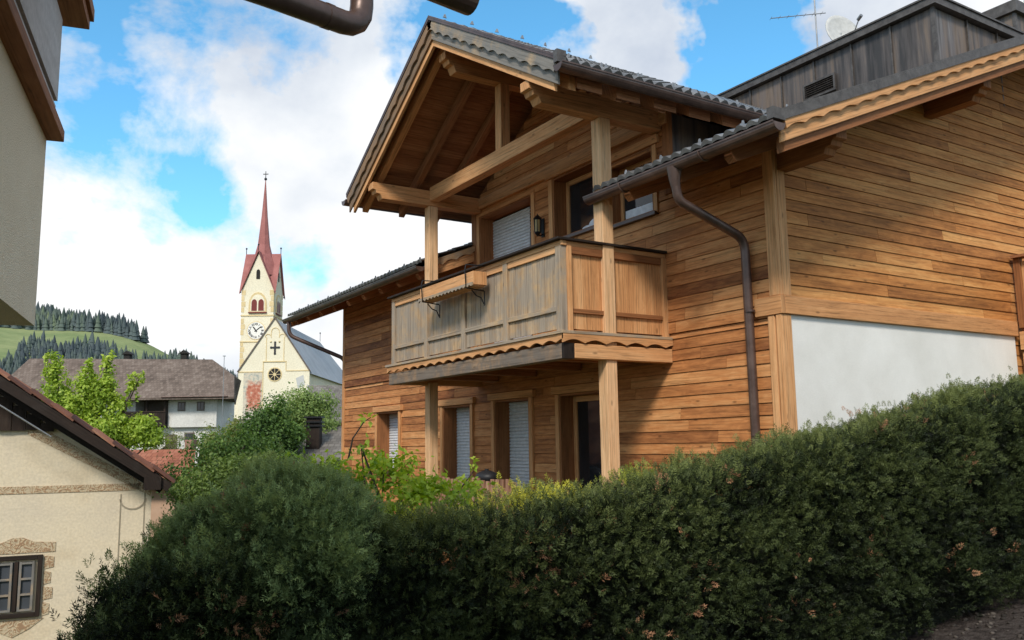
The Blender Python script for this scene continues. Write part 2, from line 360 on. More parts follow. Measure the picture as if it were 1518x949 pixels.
# ---------------------------------------------------------------- windows
def opening(name, x0, x1, z0, z1, fill, trim=True, d=.235, sill=True, lint=True, fw=.07, wide=.09):
    """lined reveal + frame boards + what fills it"""
    m = HB(); t = .03; y0 = YF-.045
    m.box(x0, x0+t, y0, YF+d+.03, z0, z1, .45); m.box(x1-t, x1, y0, YF+d+.03, z0, z1, .45)
    m.box(x0+t, x1-t, y0, YF+d+.03, z1-t, z1, .4); m.box(x0+t, x1-t, y0, YF+d+.03, z0, z0+t, .4)
    fr = m.build('window', M['reveal'], bevel=.003) if name != 'door' else m.build('door', M['reveal'], bevel=.003)
    if trim:
        tb = HB(); 
        tb.box(x0-wide, x0-.002, YF-.06, YF-.001, z0-.02, z1, .6); tb.box(x1+.002, x1+wide, YF-.06, YF-.001, z0-.02, z1, .6)
        if lint: tb.box(x0-wide-.06, x1+wide+.06, YF-.085, YF-.001, z1+.004, z1+.11, .55)
        if not lint: tb.box(x0-wide, x1+wide, YF-.058, YF-.001, z1+.001, z1+.05, .5)
        tb.build('frame', M['timber'], fr, bevel=.005).location = (0, 0, 0)
    if sill:
        s_ = HB(); s_.box(x0-.06, x1+.06, YF-.10, YF+d, z0-.045, z0-.002, .3); s_.build('sill', M['gutter'], fr)
    if fill == 'shutter':
        s_ = HB(); z = z0+t; ys = YF+d
        while z < z1-t-.01:
            h = min(.052, z1-t-z)
            v = [(x0+t, ys, z), (x1-t, ys, z), (x1-t, ys-.022, z+h*.25), (x0+t, ys-.022, z+h*.25), (x1-t, ys-.018, z+h*.8), (x0+t, ys-.018, z+h*.8), (x1-t, ys, z+h), (x0+t, ys, z+h)]
            s_.solid(v, [(0, 1, 2, 3), (3, 2, 4, 5), (5, 4, 6, 7)], (1, 0, 0), .5); z += h
        s_.build('shutter', M['shutter'], fr)
    elif fill == 'pane':
        s_ = HB(); f = fw; ys = YF+d-.06
        for q in ((x0+t, x0+t+f, z0+t, z1-t), (x1-t-f, x1-t, z0+t, z1-t), (x0+t+f, x1-t-f, z0+t, z0+t+f), (x0+t+f, x1-t-f, z1-t-f, z1-t)): s_.box(q[0], q[1], ys, ys+.06, q[2], q[3], .7)
        s_.build('sash', M['timber'], fr, bevel=.004)
        g = HB(); g.box(x0+t+f-.01, x1-t-f+.01, ys+.025, ys+.035, z0+t+f-.01, z1-t-f+.01, .5); g.build('pane', M['glass'], fr)
    return fr
opening('window', *LOW[0], 'shutter')
opening('window', *LOW[1], 'shutter', sill=False)
opening('window', *LOW[2], 'shutter', sill=False)
dr = opening('door', *LOW[3], 'pane', sill=False, fw=.08)
cu = HB()
for k in range(5):
    x = -9.62+k*.05; cu.bar((x, 7.50, -1.2), (x+.1+k*.012, 7.50-.012*(k % 2), .55), .06, .012, (0, 1, 0), .5)
cu.build('curtain', M['cloth_reflection_white'], dr)
u1 = opening('balcony_door_', *UP[0], 'none', sill=False, lint=False, d=.22); u1.name = 'balcony_door'
s_ = HB(); z = 1.28
while z < 3.74:
    h = .052
    for x0, x1 in ((-12.27, -11.14), (-11.02, -10.75)):
        if x0 > -12 or z < 3.72:
            v = [(x0, 7.42, z), (x1, 7.42, z), (x1, 7.398, z+h*.25), (x0, 7.398, z+h*.25), (x1, 7.402, z+h*.8), (x0, 7.402, z+h*.8), (x1, 7.42, z+h), (x0, 7.42, z+h)]
            s_.solid(v, [(0, 1, 2, 3), (3, 2, 4, 5), (5, 4, 6, 7)], (1, 0, 0), .5)
    z += h
s_.build('shutter', M['shutter'], u1)
s_ = HB(); s_.box(-11.139, -11.021, 7.395, 7.425, 1.28, 3.3, .5); s_.build('shutter_rail', M['zinc'], u1)
s_ = HB(); s_.box(-11.139, -11.021, 7.43, 7.45, 3.3, 3.75, .5); s_.build('pane', M['glass'], u1)
u2 = opening('window', *UP[1], 'pane', wide=.1); u3 = opening('window', *UP[2], 'pane', wide=.07, fw=.06)
s_ = HB(); s_.box(-8.75, -8.02, 7.36, 7.372, 3.38, 3.52, .5); s_.box(-8.75, -8.02, 7.36, 7.372, 2.94, 3.06, .5); s_.build('pane_reflection', M['cloth_reflection_white'], u3)  # white strips stand in for sky reflections on the glass
s_ = HB(); s_.sphere((-9.42, 7.36, 3.03), .11, sc=(1.4, .15, .9)); s_.sphere((-9.62, 7.36, 3.0), .09, sc=(1.4, .15, .7)); s_.build('curtain', M['cloth_reflection_white'], u2)
one('corner_board', 'reveal', .005, -12.55, -12.40, YF-.06, YF-.001, 1.25, 4.05, .5); one('corner_board', 'reveal', .005, -7.75, -7.62, YF-.06, YF-.001, 3.0, 4.25, .5)
# wall plate beams under the gable
pl_ = HB(); pl_.box(-12.5, -7.65, YF-.09, YF-.002, 3.9, 4.08, .75); pl_.build('wall_beam', M['timber'], bevel=.008)

# ---------------------------------------------------------------- main roof
def tiled(mb, O, A, S, L, SL, per=.15, course=.34, amp=.032, tones=(.35, .65), nsub=6):
    """wavy tile sheet: O eave corner, A unit along eave, S unit up the slope; seen edge closed"""
    O, A, S = [np.array(q, float) for q in (O, A, S)]; Nn = np.cross(A, S)
    if Nn[2] < 0: Nn = -Nn
    nx = int(L/per*nsub)+1; xs = np.linspace(0, L, nx); wv = amp*np.abs(np.sin(math.pi*xs/per))*1.6-amp
    nc = max(1, int(round(SL/course))); course = SL/nc; base = len(mb.v); rows = []
    for c in range(nc):
        for k, (s_, off) in enumerate(((c*course, .0), (c*course, .03), ((c+1)*course, .004))):
            rows.append((s_, off))
    V = []
    for s_, off in rows:
        for i, x in enumerate(xs): V.append(O+A*x+S*s_+Nn*(wv[i] if off > 0 else wv[i]*.3-.01)+Nn*off)
    F_ = []; T = []
    flip = np.cross(A, S)[2] < 0
    for r_ in range(len(rows)-1):
        if r_ % 3 == 2: continue
        cr = r_//3
        for i in range(nx-1):
            a = r_*nx+i; q = (a, a+1, a+nx+1, a+nx); F_.append(q[::-1] if flip else q)
            rnd = (hash((cr, int(i/nsub)))*2654435761 % 1000)/1000.
            T.append(tones[0]+(tones[1]-tones[0])*rnd)
    mb.v.extend([tuple(p) for p in V])
    for q, t in zip(F_, T):
        mb.f.append([i+base for i in q]); mb.uv.extend([(0, 0)]*4); mb.t.append(t); mb.mi.append(0); mb.sm.append(False)
cm = math.cos(math.atan(MS)); sm_ = math.sin(math.atan(MS)); SV = np.array([0, cm, sm_]); NV = np.array([0, -sm_, cm])
RX = -5.12; LX = -19.42; YR = 13.2; SLM = (YR-MY0)/cm
roof = HB()
for x0, x1, ys in ((LX, -12.5, MY0), (-12.499, -7.931, 7.5), (-7.93, RX, MY0)):
    tiled(roof, (x0, ys-.03, mroof(ys-.03)+.045), (1, 0, 0), SV, x1-x0, (YR-ys)/cm)
SVb = np.array([0, -cm, sm_])
roof.prism([(0, 0), (7.0, 7.0*MS), (14.0, 0), (14.0, -.04), (7.0, 7*MS-.04), (0, -.04)], (LX, MY0, MZ0-.08), (0, 1, 0), (0, 0, 1), (-.02, 0, 0), tone=.3)
v = [(LX, 20.2, MZ0-.05), (RX, 20.2, MZ0-.05), (RX, YR, mroof(YR)), (LX, YR, mroof(YR))]; roof.solid(v, [(0, 3, 2, 1)], (1, 0, 0), .4)
roofo = roof.build('roof', M['tile'])
so = HB()   # soffit boards
def slab(mb, x0, x1, ya, yb, o0, o1, tone=None):
    v = []
    for x in (x0, x1):
        for y, o in ((ya, o0), (yb, o0), (yb, o1), (ya, o1)): v.append((x, y, mroof(y)+o/cm))
    mb.solid(v, [(0, 1, 2, 3), (7, 6, 5, 4), (0, 4, 5, 1), (1, 5, 6, 2), (2, 6, 7, 3), (3, 7, 4, 0)], (1, 0, 0), tone)
for x0, x1, ys in ((LX+.03, -12.47, 6.24), (-12.4, -8.0, 7.52), (-7.9, RX-.03, 6.24)):
    y = ys
    while y < YR-.15:
        slab(so, x0, x1, y, y+.135, -.055, -.085); y += .14
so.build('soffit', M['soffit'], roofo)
x = LX+.25
while x < RX-.3:
    if not (-12.6 < x < -7.75):
        v = []; ra = HB()
        for xx in (x, x+.1):
            for y, o in ((6.27, -.09), (YR-.2, -.09), (YR-.2, -.23), (6.33, -.23), (6.27, -.16)): v.append((xx, y, mroof(y)+o/cm))
        ra.solid(v, [(0, 1, 2, 3, 4), (9, 8, 7, 6, 5), (0, 5, 6, 1), (2, 7, 8, 3), (3, 8, 9, 4), (4, 9, 5, 0)], (0, 1, .4)); ra.build('rafter', M['soffit'], roofo)
    x += .78
# gable-end purlins of the main roof (project to the right)
def purlin_x(name, y0, z1, x0, x1, w=.17, h=.26, mat='timber'):
    m = HB(); xe = x1
    poly = [(x0, z1), (xe, z1), (xe, z1-.13), (xe-.05, z1-.14), (xe-.07, z1-.19), (xe-.13, z1-.2), (xe-.16, z1-h), (x0, z1-h)]
    m.prism(poly, (0, y0, 0), (1, 0, 0), (0, 0, 1), (0, w, 0), (1, 0, 0), .5); return m.build(name, M[mat], bevel=.006)
purlin_x('purlin', 7.22, mroof(7.3)-.26, -6.3, -5.30, mat='reveal'); purlin_x('purlin', 10.05, mroof(10.1)-.26, -6.3, -5.30, mat='reveal'); purlin_x('purlin', 13.1, mroof(13.1)-.26, -6.3, -5.30, mat='reveal')
# left end
purlin_x('purlin', 7.26, mroof(7.3)-.26, -18.6, -18.45)
# rake boards, right end
def scallop(mb, O, A, U, ext, L, h, per, amp, tone=None, nseg=8, phase=0, grain=None, top=True):
    """board whose LOWER edge is a row of arches; O top corner, A unit along, U unit up, ext thickness vector"""
    O, A, U, ext = [np.array(q, float) for q in (O, A, U, ext)]; n = int(L/per*nseg); t = random.uniform(.4, .7) if tone is None else tone
    xs = np.linspace(0, L, n+1); lo = [-h+amp*abs(math.sin(math.pi*(x/per+phase)))**1.0 for x in xs]
    v = []
    for x, l in zip(xs, lo): v += [O+A*x, O+A*x+U*l, O+A*x+U*l+ext, O+A*x+ext]
    f = []; s = 1 if (np.cross(A, U)@ext) < 0 else -1
    for i in range(n):
        a = 4*i; b = a+4
        for q in ((a, a+1, b+1, b), (a+1, a+2, b+2, b+1), (a+2, a+3, b+3, b+2), (a+3, a, b, b+3)): f.append(q[::s])
    f += [(0, 3, 2, 1)[::s], (4*n, 4*n+1, 4*n+2, 4*n+3)[::s]]
    mb.solid(v, f, A, t)
rk = HB(); L = (YR-MY0-.03)/cm
O0 = np.array([RX, MY0+.03, mroof(MY0+.03)])
scallop(rk, O0+NV*-.005, SV, NV, (-.03, 0, 0), L, .10, .29, .026, .62)
rk.build('scalloped_rake_board', M['timber'], roofo)
rk = HB()
def rakebar(mb, x0, x1, o0, o1, ya, yb, tone=None):
    v = []
    for x in (x0, x1):
        for y, o in ((ya, o0), (yb, o0), (yb, o1), (ya, o1)): v.append((x, y, mroof(y)+o/cm))
    mb.solid(v, [(3, 2, 1, 0), (4, 5, 6, 7), (1, 5, 4, 0), (2, 6, 5, 1), (3, 7, 6, 2), (0, 4, 7, 3)], (0, 1, .4), tone)
rakebar(rk, RX-.06, RX-.034, -.055, -.21, 6.22, YR, .7); rk.build('rake_board', M['timber'], roofo, bevel=.004)
rk = HB(); rakebar(rk, RX-.16, RX-.065, -.15, -.30, 6.30, YR, .35); rk.build('barge_rafter', M['reveal'], roofo, bevel=.004)
rk = HB(); rakebar(rk, RX-.09, RX+.012, .062, .085, 6.19, YR, .4); rakebar(rk, RX+.001, RX+.012, -.02, .061, 6.19, YR, .4); rk.build('rake_flashing', M['zinc'], roofo)
# small end rake of the left roof piece beside the balcony, and at the far left end
rk = HB(); O1 = np.array([-12.44, MY0+.03, mroof(MY0+.03)]); scallop(rk, O1, SV, NV, (-.03, 0, 0), 1.3, .12, .28, .04, .5); rk.build('scalloped_rake_board', M['half_grey'], roofo)
rk = HB(); rakebar(rk, -12.5, -12.472, -.10, -.24, 6.26, 7.16, .6); rk.build('rake_board', M['timber'], roofo); rk = HB(); rakebar(rk, LX-.03, LX+.0, -.02, -.22, 6.22, YR, .3); rk.build('rake_board', M['timber'], roofo)
# gutters
gt = HB(); gt.gutter((LX-.03, 6.13, 2.865), (-12.46, 6.13, 2.865), .078); gt.build('gutter', M['gutter'], roofo)
gt = HB(); gt.gutter((-7.96, 6.13, 2.865), (RX+.03, 6.13, 2.865), .078)
for x in (-7.3, -6.05): gt.tube([(x, 6.13+.085*math.cos(a), 2.865+.085*math.sin(a)) for a in np.linspace(math.pi, 2*math.pi, 9)], .012, 6)
gt.build('gutter', M['gutter'], roofo)
# tile-end shoe on the eave corner
sh = HB(); sh.box(RX-.05, RX+.03, 6.06, 6.22, 2.90, 3.01, .6); sh.build('eave_shoe', M['zinc'], roofo)
def pipe(name, pts, r=.048, par=None, clamps=(), mat='gutter', rads=None):
    m = HB(); m.tube(pts, r, 16, rads=rads)
    for c in clamps: m.tube([np.array(c)+(0, 0, -.012), np.array(c)+(0, 0, .012)], r*1.16, 16)
    return m.build(name, M[mat], par)
def bend(pts, r=.12, n=5):
    P = [np.array(p, float) for p in pts]; out = [P[0]]
    for i in range(1, len(P)-1):
        a = P[i-1]-P[i]; b = P[i+1]-P[i]; ra_ = min(r, np.linalg.norm(a)*.45, np.linalg.norm(b)*.45); a = a/np.linalg.norm(a)*ra_; b = b/np.linalg.norm(b)*ra_
        for t in np.linspace(0, 1, n): out.append(P[i]+a*(1-t)**2+b*t**2)
    return out+[P[-1]]
m = HB(); m.tube([(-6.48, 6.13, 2.83), (-6.48, 6.13, 2.70), (-6.48, 6.14, 2.62)], .06, 16, rads=[.085, .062, .05]); m.build('outlet', M['gutter'], roofo)
pipe('downpipe', bend([(-6.48, 6.14, 2.63), (-6.48, 6.17, 2.48), (-6.45, 7.09, 2.17), (-6.43, 7.09, -1.6)], .14), .05, None, [(-6.43, 7.09, 1.37), (-6.43, 7.09, 0.05)])
pipe('downpipe', bend([(-19.2, 6.13, 2.83), (-19.2, 6.14, 2.5), (-18.58, 7.25, 1.95), (-18.56, 7.3, -2.2)], .14), .045)
# snow hooks: one small bent fin, copied
hk = MB(); hk.solid([(-.006, -.03, 0), (.006, -.03, 0), (.006, .03, 0), (-.006, .03, 0), (-.006, -.005, .085), (.006, -.005, .085), (.006, .012, .085), (-.006, .012, .085)], [(0, 1, 5, 4), (1, 2, 6, 5), (2, 3, 7, 6), (3, 0, 4, 7), (4, 5, 6, 7)])
hook0 = hk.build('snow_hook', M['hook'], roofo)
hooks = []
x = LX+.35; k = 0
while x < -12.6: hooks.append((x, 6.32+(k % 2)*.33)); x += .31; k += 1
x = -7.8
while x < RX-.1: hooks.append((x, 6.33+(k % 2)*.3)); x += .30; k += 1
def place_hooks(pts, first, par):
    o = first
    for i, (x, y, z) in enumerate(pts):
        c = o if (first is hook0 and i == 0 and not place_hooks.used) else hook0.copy()
        if c is not hook0: COL.objects.link(c)
        else: place_hooks.used = True
        c.parent = par; c.location = (x-HOLD[0], y-HOLD[1], z-HOLD[2]+.045); c.rotation_euler = (0, 0, random.uniform(-.3, .3)); c.scale = (1, 1, .6 if z > CZ else 1)
place_hooks.used = False
place_hooks([(x, y, mroof(y)+.01) for x, y in hooks], hook0, roofo)

# ---------------------------------------------------------------- cross gable roof over the balcony
YG = 5.1; HW = 2.98; cc = math.cos(math.atan(CS)); sc_ = math.sin(math.atan(CS))
groof = HB()
for sgn in (1, -1):
    S = np.array([-sgn*cc, 0, sc_]); e = CX+sgn*HW
    O = (e+sgn*.03, YG, croof(e+sgn*.03)+.05)
    tiled(groof, O, (0, 1, 0), S, 8.3, (HW+.03)/cc)
groof.tube([(CX, YG, CZ+.0), (CX, 13.3, CZ+.0)], .07, 10, .5)
gro = groof.build('balcony_roof', M['tile'])
def cslab(mb, sgn, ra_, rb, o0, o1, y0, y1, tone=None, grain=(0, 1, 0)):
    """slab on slope sgn between distances ra_..rb from the ridge (in x), offsets o0..o1 below tiles"""
    v = []
    for y in (y0, y1):
        for r_, o in ((ra_, o0), (rb, o0), (rb, o1), (ra_, o1)): v.append((CX+sgn*r_, y, CZ-r_*CS+o/cc))
    f = [(0, 1, 2, 3), (7, 6, 5, 4), (0, 4, 5, 1), (1, 5, 6, 2), (2, 6, 7, 3), (3, 7, 4, 0)]
    if sgn > 0: f = [q[::-1] for q in f]
    mb.solid(v, f[::1], grain, tone)
so = HB()
for sgn in (1, -1):
    r_ = 0.0
    while r_ < HW-.05: cslab(so, sgn, r_, min(r_+.118, HW-.02), -.06, -.09, YG+.06, 7.9 if sgn < 0 else 9.2); r_ += .122
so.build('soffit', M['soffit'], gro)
for y in (5.33, 5.98, 6.62):
    m = HB()
    for sgn in (1, -1): cslab(m, sgn, .0, HW-.1, -.095, -.235, y, y+.1, .5, (sgn, 0, -CS))
    m.build('rafter_pair', M['timber'] if y < 5.5 else M['soffit'], gro, bevel=.004)
for sgn in (1, -1):
    A_ = np.array([sgn*cc, 0, -sc_]); U_ = np.array([sgn*sc_, 0, cc]); O = np.array([CX, YG, CZ])
    m = HB(); scallop(m, O+U_*.028, A_, U_, (0, .03, 0), HW/cc, .145, .27, .035, .5); m.build('scalloped_rake_board', M['rake_grey' if sgn > 0 else 'rake_brown'], gro)
    m = HB(); cslab(m, sgn, .0, HW-.02, -.05, -.205, YG+.034, YG+.06, .5, A_); m.build('rake_board', M['rake_grey' if sgn > 0 else 'rake_brown'], gro, bevel=.004)
    m = HB(); cslab(m, sgn, .0, HW-.13, -.15, -.285, YG+.064, YG+.105, .8, A_); m.build('barge_board', M['timber'], gro, bevel=.004)
    m = HB(); cslab(m, sgn, -.0, HW+.01, .085, .06, YG-.015, YG+.10, .4, A_); cslab(m, sgn, 0, HW+.01, .059, .032, YG-.012, YG-.003, .4, A_); m.build('rake_flashing', M['gutter'], gro)
m = HB(); m.gutter((CX+HW+.075, YG-.03, 3.955), (CX+HW+.075, 8.75, 3.955), .078); m.build('gutter', M['gutter'], gro)
m = HB(); m.gutter((CX-HW-.075, YG-.03, 3.985), (CX-HW-.075, 7.9, 3.985), .078); m.build('gutter', M['gutter'], gro)
m = HB(); m.box(CX+HW-.02, CX+HW+.05, YG-.02, YG+.10, 4.0, 4.14, .5); m.build('eave_shoe', M['zinc'], gro)
place_hooks([(CX+HW-.16-(i % 2)*.25, 5.3+i*.27, croof(CX+HW-.16-(i % 2)*.25)+.01) for i in range(13)]+[(CX+.12+(i % 2)*.02, 5.28+i*.42, CZ+.015) for i in range(7)], None, gro)
# rafter ends seen under the right eave
for i in range(6):
    m = HB(); y = 5.42+i*.55; cslab(m, 1, HW-.55, HW-.06, -.095, -.2, y, y+.34, random.uniform(.1, .5), (0, 1, 0)); m.build('eave_block', M['soffit'], gro)
# cheek wall clad in metal
m = HB(); m.prism([(7.2, 2.95), (10.0, 4.0), (10.0, 4.05), (7.2, 4.05)], (-7.72, 0, 0), (0, 1, 0), (0, 0, 1), (.04, 0, 0), (0, 0, 1), .4); m.build('cheek_cladding', M['clad'], gro)
m = HB(); m.prism([(7.2, 2.95), (10.0, 4.0), (10.0, 4.05), (7.2, 4.05)], (-12.49, 0, 0), (0, 1, 0), (0, 0, 1), (.04, 0, 0), (0, 0, 1), .4); m.build('cheek_cladding', M['clad'], gro)
# purlins of the gable
def purlin_y(x0, x1, z0, z1, ye, yb=7.16, mat='timber'):
    m = HB(); z = z0; h = z1-z0
    poly = [(yb, z1), (ye, z1), (ye, z1-.11), (ye+.05, z1-.12), (ye+.07, z1-.17), (ye+.13, z1-.18), (ye+.17, z0), (yb, z0)]
    m.prism(poly, (x0, 0, 0), (0, 1, 0), (0, 0, 1), (x1-x0, 0, 0), (0, 1, 0), .55); m.build('purlin', M[mat], gro, bevel=.006)
purlin_y(-7.95, -7.77, 3.84, 4.09, 5.18); purlin_y(-12.43, -12.25, 3.84, 4.09, 5.20); purlin_y(CX-.09, CX+.09, 5.1, 5.37, 5.30)
m = HB(); m.box(-12.249, -7.951, 6.19, 6.35, 3.91, 4.14, .7); m.build('tie_beam', M['timber'], gro, bevel=.008)
m = HB(); m.box(-10.18, -10.02, 6.195, 6.345, 4.141, 5.099, .8); m.build('king_post', M['timber'], gro, bevel=.006)
for x0, x1 in ((-7.95, -7.78), (-12.43, -12.26)):
    m = HB(); m.box(x0, x1, 6.19, 6.35, 1.10 if x0 > -9 else 1.225, 3.838, .8); m.box(x0+.004, x1-.004, 6.194, 6.346, -2.2, .97, .8); m.build('pillar', M['timber_pale'], gro, bevel=.008)
# closing gable boards above the left end behind ridge are the front wall itself

# ---------------------------------------------------------------- metal clad roof dormer
dx1 = -6.1; dy = 10.5; dz = 5.72
do = HB()
def dquad(a, b, tone): do.solid([a[0], a[1], b[1], b[0]], [(0, 1, 2, 3)], (0, 0, 1), tone)
seams = [-9.9, -9.25, -8.62, -8.0, -7.35, -6.72, dx1]
for i in range(len(seams)-1):
    x0, x1 = seams[i], seams[i+1]; do.box(x0+.012, x1-.012, dy, dy+.03, 4.5, dz-.1, random.random())
ys = [dy, 11.25, 12.0, 12.75, 13.6]
for i in range(len(ys)-1): do.box(dx1-.03, dx1, ys[i]+.012 if i else dy+.032, ys[i+1]-.012, 4.55, dz-.1, random.random())
do.box(-9.9, dx1-.032, dy+.032, 16.5, 4.6, dz-.1, .4)
dor = do.build('metal_dormer', M['clad'])
for x in seams[:-1]: one('standing_seam', 'zinc', 0, x-.011, x+.011, dy-.025, dy+.02, 4.5, dz-.09, .3, par=dor)
for y in ys[1:]: one('standing_seam', 'zinc', 0, dx1-.02, dx1+.028, y-.011, y+.011, 4.55, dz-.09, .3, par=dor)
one('standing_seam', 'zinc', 0, dx1-.028, dx1+.02, dy-.02, dy+.028, 4.5, dz-.09, .2, par=dor)
m = HB(); m.box(-9.95, dx1+.09, dy-.09, 16.6, dz-.089, dz+.01, .4); m.box(-9.95, dx1+.11, dy-.11, 16.6, dz+.011, dz+.035, .3); m.build('roof_edge', M['zinc'], dor)
# vent grille
m = HB(); m.box(-8.2, -7.63, dy-.05, dy-.026, 5.04, 5.07, .3); m.box(-8.2, -7.63, dy-.05, dy-.026, 5.27, 5.3, .3); m.box(-8.2, -8.17, dy-.05, dy-.026, 5.071, 5.269, .3); m.box(-7.66, -7.63, dy-.05, dy-.026, 5.071, 5.269, .3)
for k in range(6): m.solid([(-8.168, dy-.045, 5.075+k*.033), (-7.662, dy-.045, 5.075+k*.033), (-7.662, dy-.027, 5.1+k*.033), (-8.168, dy-.027, 5.1+k*.033)], [(0, 1, 2, 3), (3, 2, 1, 0)], (1, 0, 0), .5)
m.build('vent_grille', M['zinc'], dor)
m = HB(); m.box(-8.16, -7.67, dy-.024, dy-.004, 5.06, 5.28, .5); m.build('vent_opening', M['iron'], dor)
# second metal box further back
m = HB(); m.box(-11.5, -9.0, 18.55, 20.5, 4.5, 9.0, .5); chb = m.build('roof_tower', M['clad'])
m = HB(); m.box(-11.6, -8.9, 18.45, 20.6, 9.0, 9.25, .3); m.box(-9.03, -8.97, 18.52, 18.6, 4.5, 8.99, .3); m.build('roof_edge', M['zinc'], chb)

# ---------------------------------------------------------------- balcony
BL, BR, BY = -12.36, -7.785, 5.585
balc = HB(); 
x = BL+.02
y = BY+.06
while y < 7.15: balc.box(BL+.03, BR-.03, y, min(y+.135, 7.15), 1.165, 1.19, None); y += .14
bo = balc.build('balcony', M['soffit'])
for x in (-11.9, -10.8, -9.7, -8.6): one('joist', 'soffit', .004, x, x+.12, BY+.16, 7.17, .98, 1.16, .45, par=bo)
m = HB(); m.box(-12.46, BR-.03, BY+.0, BY+.15, .925, 1.10, .5); m.build('front_beam', M['beam_grey'], bo, bevel=.01)
m = HB(); m.box(BR-.028, BR+.02, BY+.0, BY+.14, .925, 1.10, .1); m.build('beam_end_cap', M['black_wood'], bo)
m = HB(); m.box(BR-.11, BR+.03, BY+.142, 7.18, .93, 1.095, .75); m.build('side_beam', M['timber'], bo, bevel=.008)
m = HB(); m.box(BL-.1, BL+.04, BY+.152, 7.18, .93, 1.095, .75); m.build('side_beam', M['timber'], bo, bevel=.008)
m = HB(); scallop(m, (-12.47, BY-.03, 1.2), (1, 0, 0), (0, 0, 1), (0, .028, 0), 4.73, .095, .27, .038, .62); m.build('scalloped_fascia', M['timber'], bo)
m = HB(); scallop(m, (BR+.05, BY-.03, 1.2), (0, 1, 0), (0, 0, 1), (-.028, 0, 0), 1.62, .1, .30, .04, .6); m.build('scalloped_fascia', M['timber'], bo)
m = HB(); m.box(-12.5, BR+.055, BY-.05, BY+.12, 1.201, 1.235, .5); m.box(BR-.07, BR+.055, BY+.121, 7.17, 1.201, 1.235, .5); m.build('floor_edge', M['grey_wood'], bo, bevel=.004)
posts = [BL+.04, -11.19, -10.08, -9.0, BR-.07]
for i, x in enumerate(posts):
    m = HB(); m.box(x-.05, x+.05, BY-.0, BY+.09, 1.236, 2.215, .4); m.build('rail_post', M['grey_wood'], bo, bevel=.005)
m = HB()
for i in range(4):
    a, b = posts[i]+.052, posts[i+1]-.052; x = a; n = 8; wd = (b-a)/n
    for k in range(n): m.box(a+k*wd+.003, a+(k+1)*wd-.003, BY+.035+random.uniform(0, .006), BY+.06, 1.27, 2.2, None)
m.build('front_panel', M['grey_wood'], bo)
m = HB()
for i in range(4): m.box(posts[i]+.052, posts[i+1]-.052, BY+.008, BY+.034, 1.47, 1.525, None)
m.build('lower_rail', M['grey_wood'], bo, bevel=.003)
m = HB(); m.box(BL-.02, BR-.0, BY+.004, BY+.08, 2.216, 2.272, .8); m.box(BR-.1, BR-.02, BY+.081, 7.17, 2.216, 2.272, .6)
for i in range(4): m.box(posts[i]+.054, posts[i+1]-.054, BY+.012, BY+.034, 2.14, 2.213, .85)
m.build('top_rail', M['timber'], bo, bevel=.004)
m = HB(); m.box(BL-.05, BR+.03, BY-.06, BY+.13, 2.273, 2.30, .3); m.box(BR-.14, BR+.03, BY+.131, 7.17, 2.273, 2.30, .3); m.build('handrail_cap', M['black_wood'], bo, bevel=.003)
# side panel, golden
m = HB(); y = BY+.10; n = 12; wd = (7.10-y)/n
for k in range(n): m.box(BR-.075-random.uniform(0, .006), BR-.05, y+k*wd+.002, y+(k+1)*wd-.002, 1.27, 2.2, random.gauss(.55, .15))
m.build('side_panel', M['timber'], bo)
m = HB(); m.box(BR-.05, BR-.02, BY+.1, 7.09, 1.45, 1.50, .4); m.box(BR-.05, BR-.015, BY+.1, 7.09, 2.13, 2.214, .3); m.build('lower_rail', M['reveal'], bo, bevel=.003)
one('rail_post', 'timber', .004, BR-.09, BR+.0, BY+.091, BY+.15, 1.236, 2.214, .7, par=bo); one('rail_post', 'timber', .004, BR-.09, BR-.0, 7.10, 7.17, 1.236, 2.214, .6, par=bo)
# back strip of the left side rail, seen from inside
m = HB(); n = 11; y = BY+.1; wd = (7.1-y)/n
for k in range(n): m.box(BL+.02, BL+.045, y+k*wd+.002, y+(k+1)*wd-.002, 1.27, 2.2, None)
m.box(BL-.0, BL+.08, BY+.1, 7.17, 2.216, 2.272, .6); m.box(BL-.04, BL+.1, BY+.131, 7.17, 2.273, 2.3, .3)
m.build('side_panel', M['timber'], bo)

# balcony on the right gable wall (only its near end is in the photograph)
m = HB()
m.box(XC+.08, -4.9, 11.80, 14.2, 1.28, 1.40, .4); b2 = m.build('balcony', M['soffit'], label='second balcony, on the right gable wall')
m = HB(); n = 8; wd = 1.0/n
for k in range(n): m.box(XC+.16+k*wd+.002, XC+.16+(k+1)*wd-.002, 11.78, 11.805, 1.45, 2.3, None)
for k in range(16): m.box(-4.93, -4.905, 11.83+k*.148, 11.975+k*.148, 1.45, 2.3, None)
m.build('side_panel', M['timber'], b2)
one('rail_post', 'reveal', .004, XC+.075, XC+.16, 11.74, 11.82, 1.41, 2.34, .4, par=b2); one('rail_post', 'reveal', .004, -4.98, -4.89, 11.74, 11.83, 1.41, 2.34, .4, par=b2); one('lower_rail', 'reveal', .004, XC+.161, -4.981, 11.755, 11.779, 1.52, 1.57, .3, par=b2)
m = HB(); m.box(XC+.075, -4.85, 11.68, 11.86, 2.345, 2.38, .2); m.box(-5.0, -4.85, 11.861, 14.2, 2.345, 2.38, .2); m.build('handrail_cap', M['soffit'], b2)
m = HB(); m.box(XC+.08, -4.9, 11.72, 11.795, 1.12, 1.36, .6); m.box(XC+.08, -5.0, 11.76, 11.9, .87, 1.09, .7); m.build('side_beam', M['timber'], b2, bevel=.006)

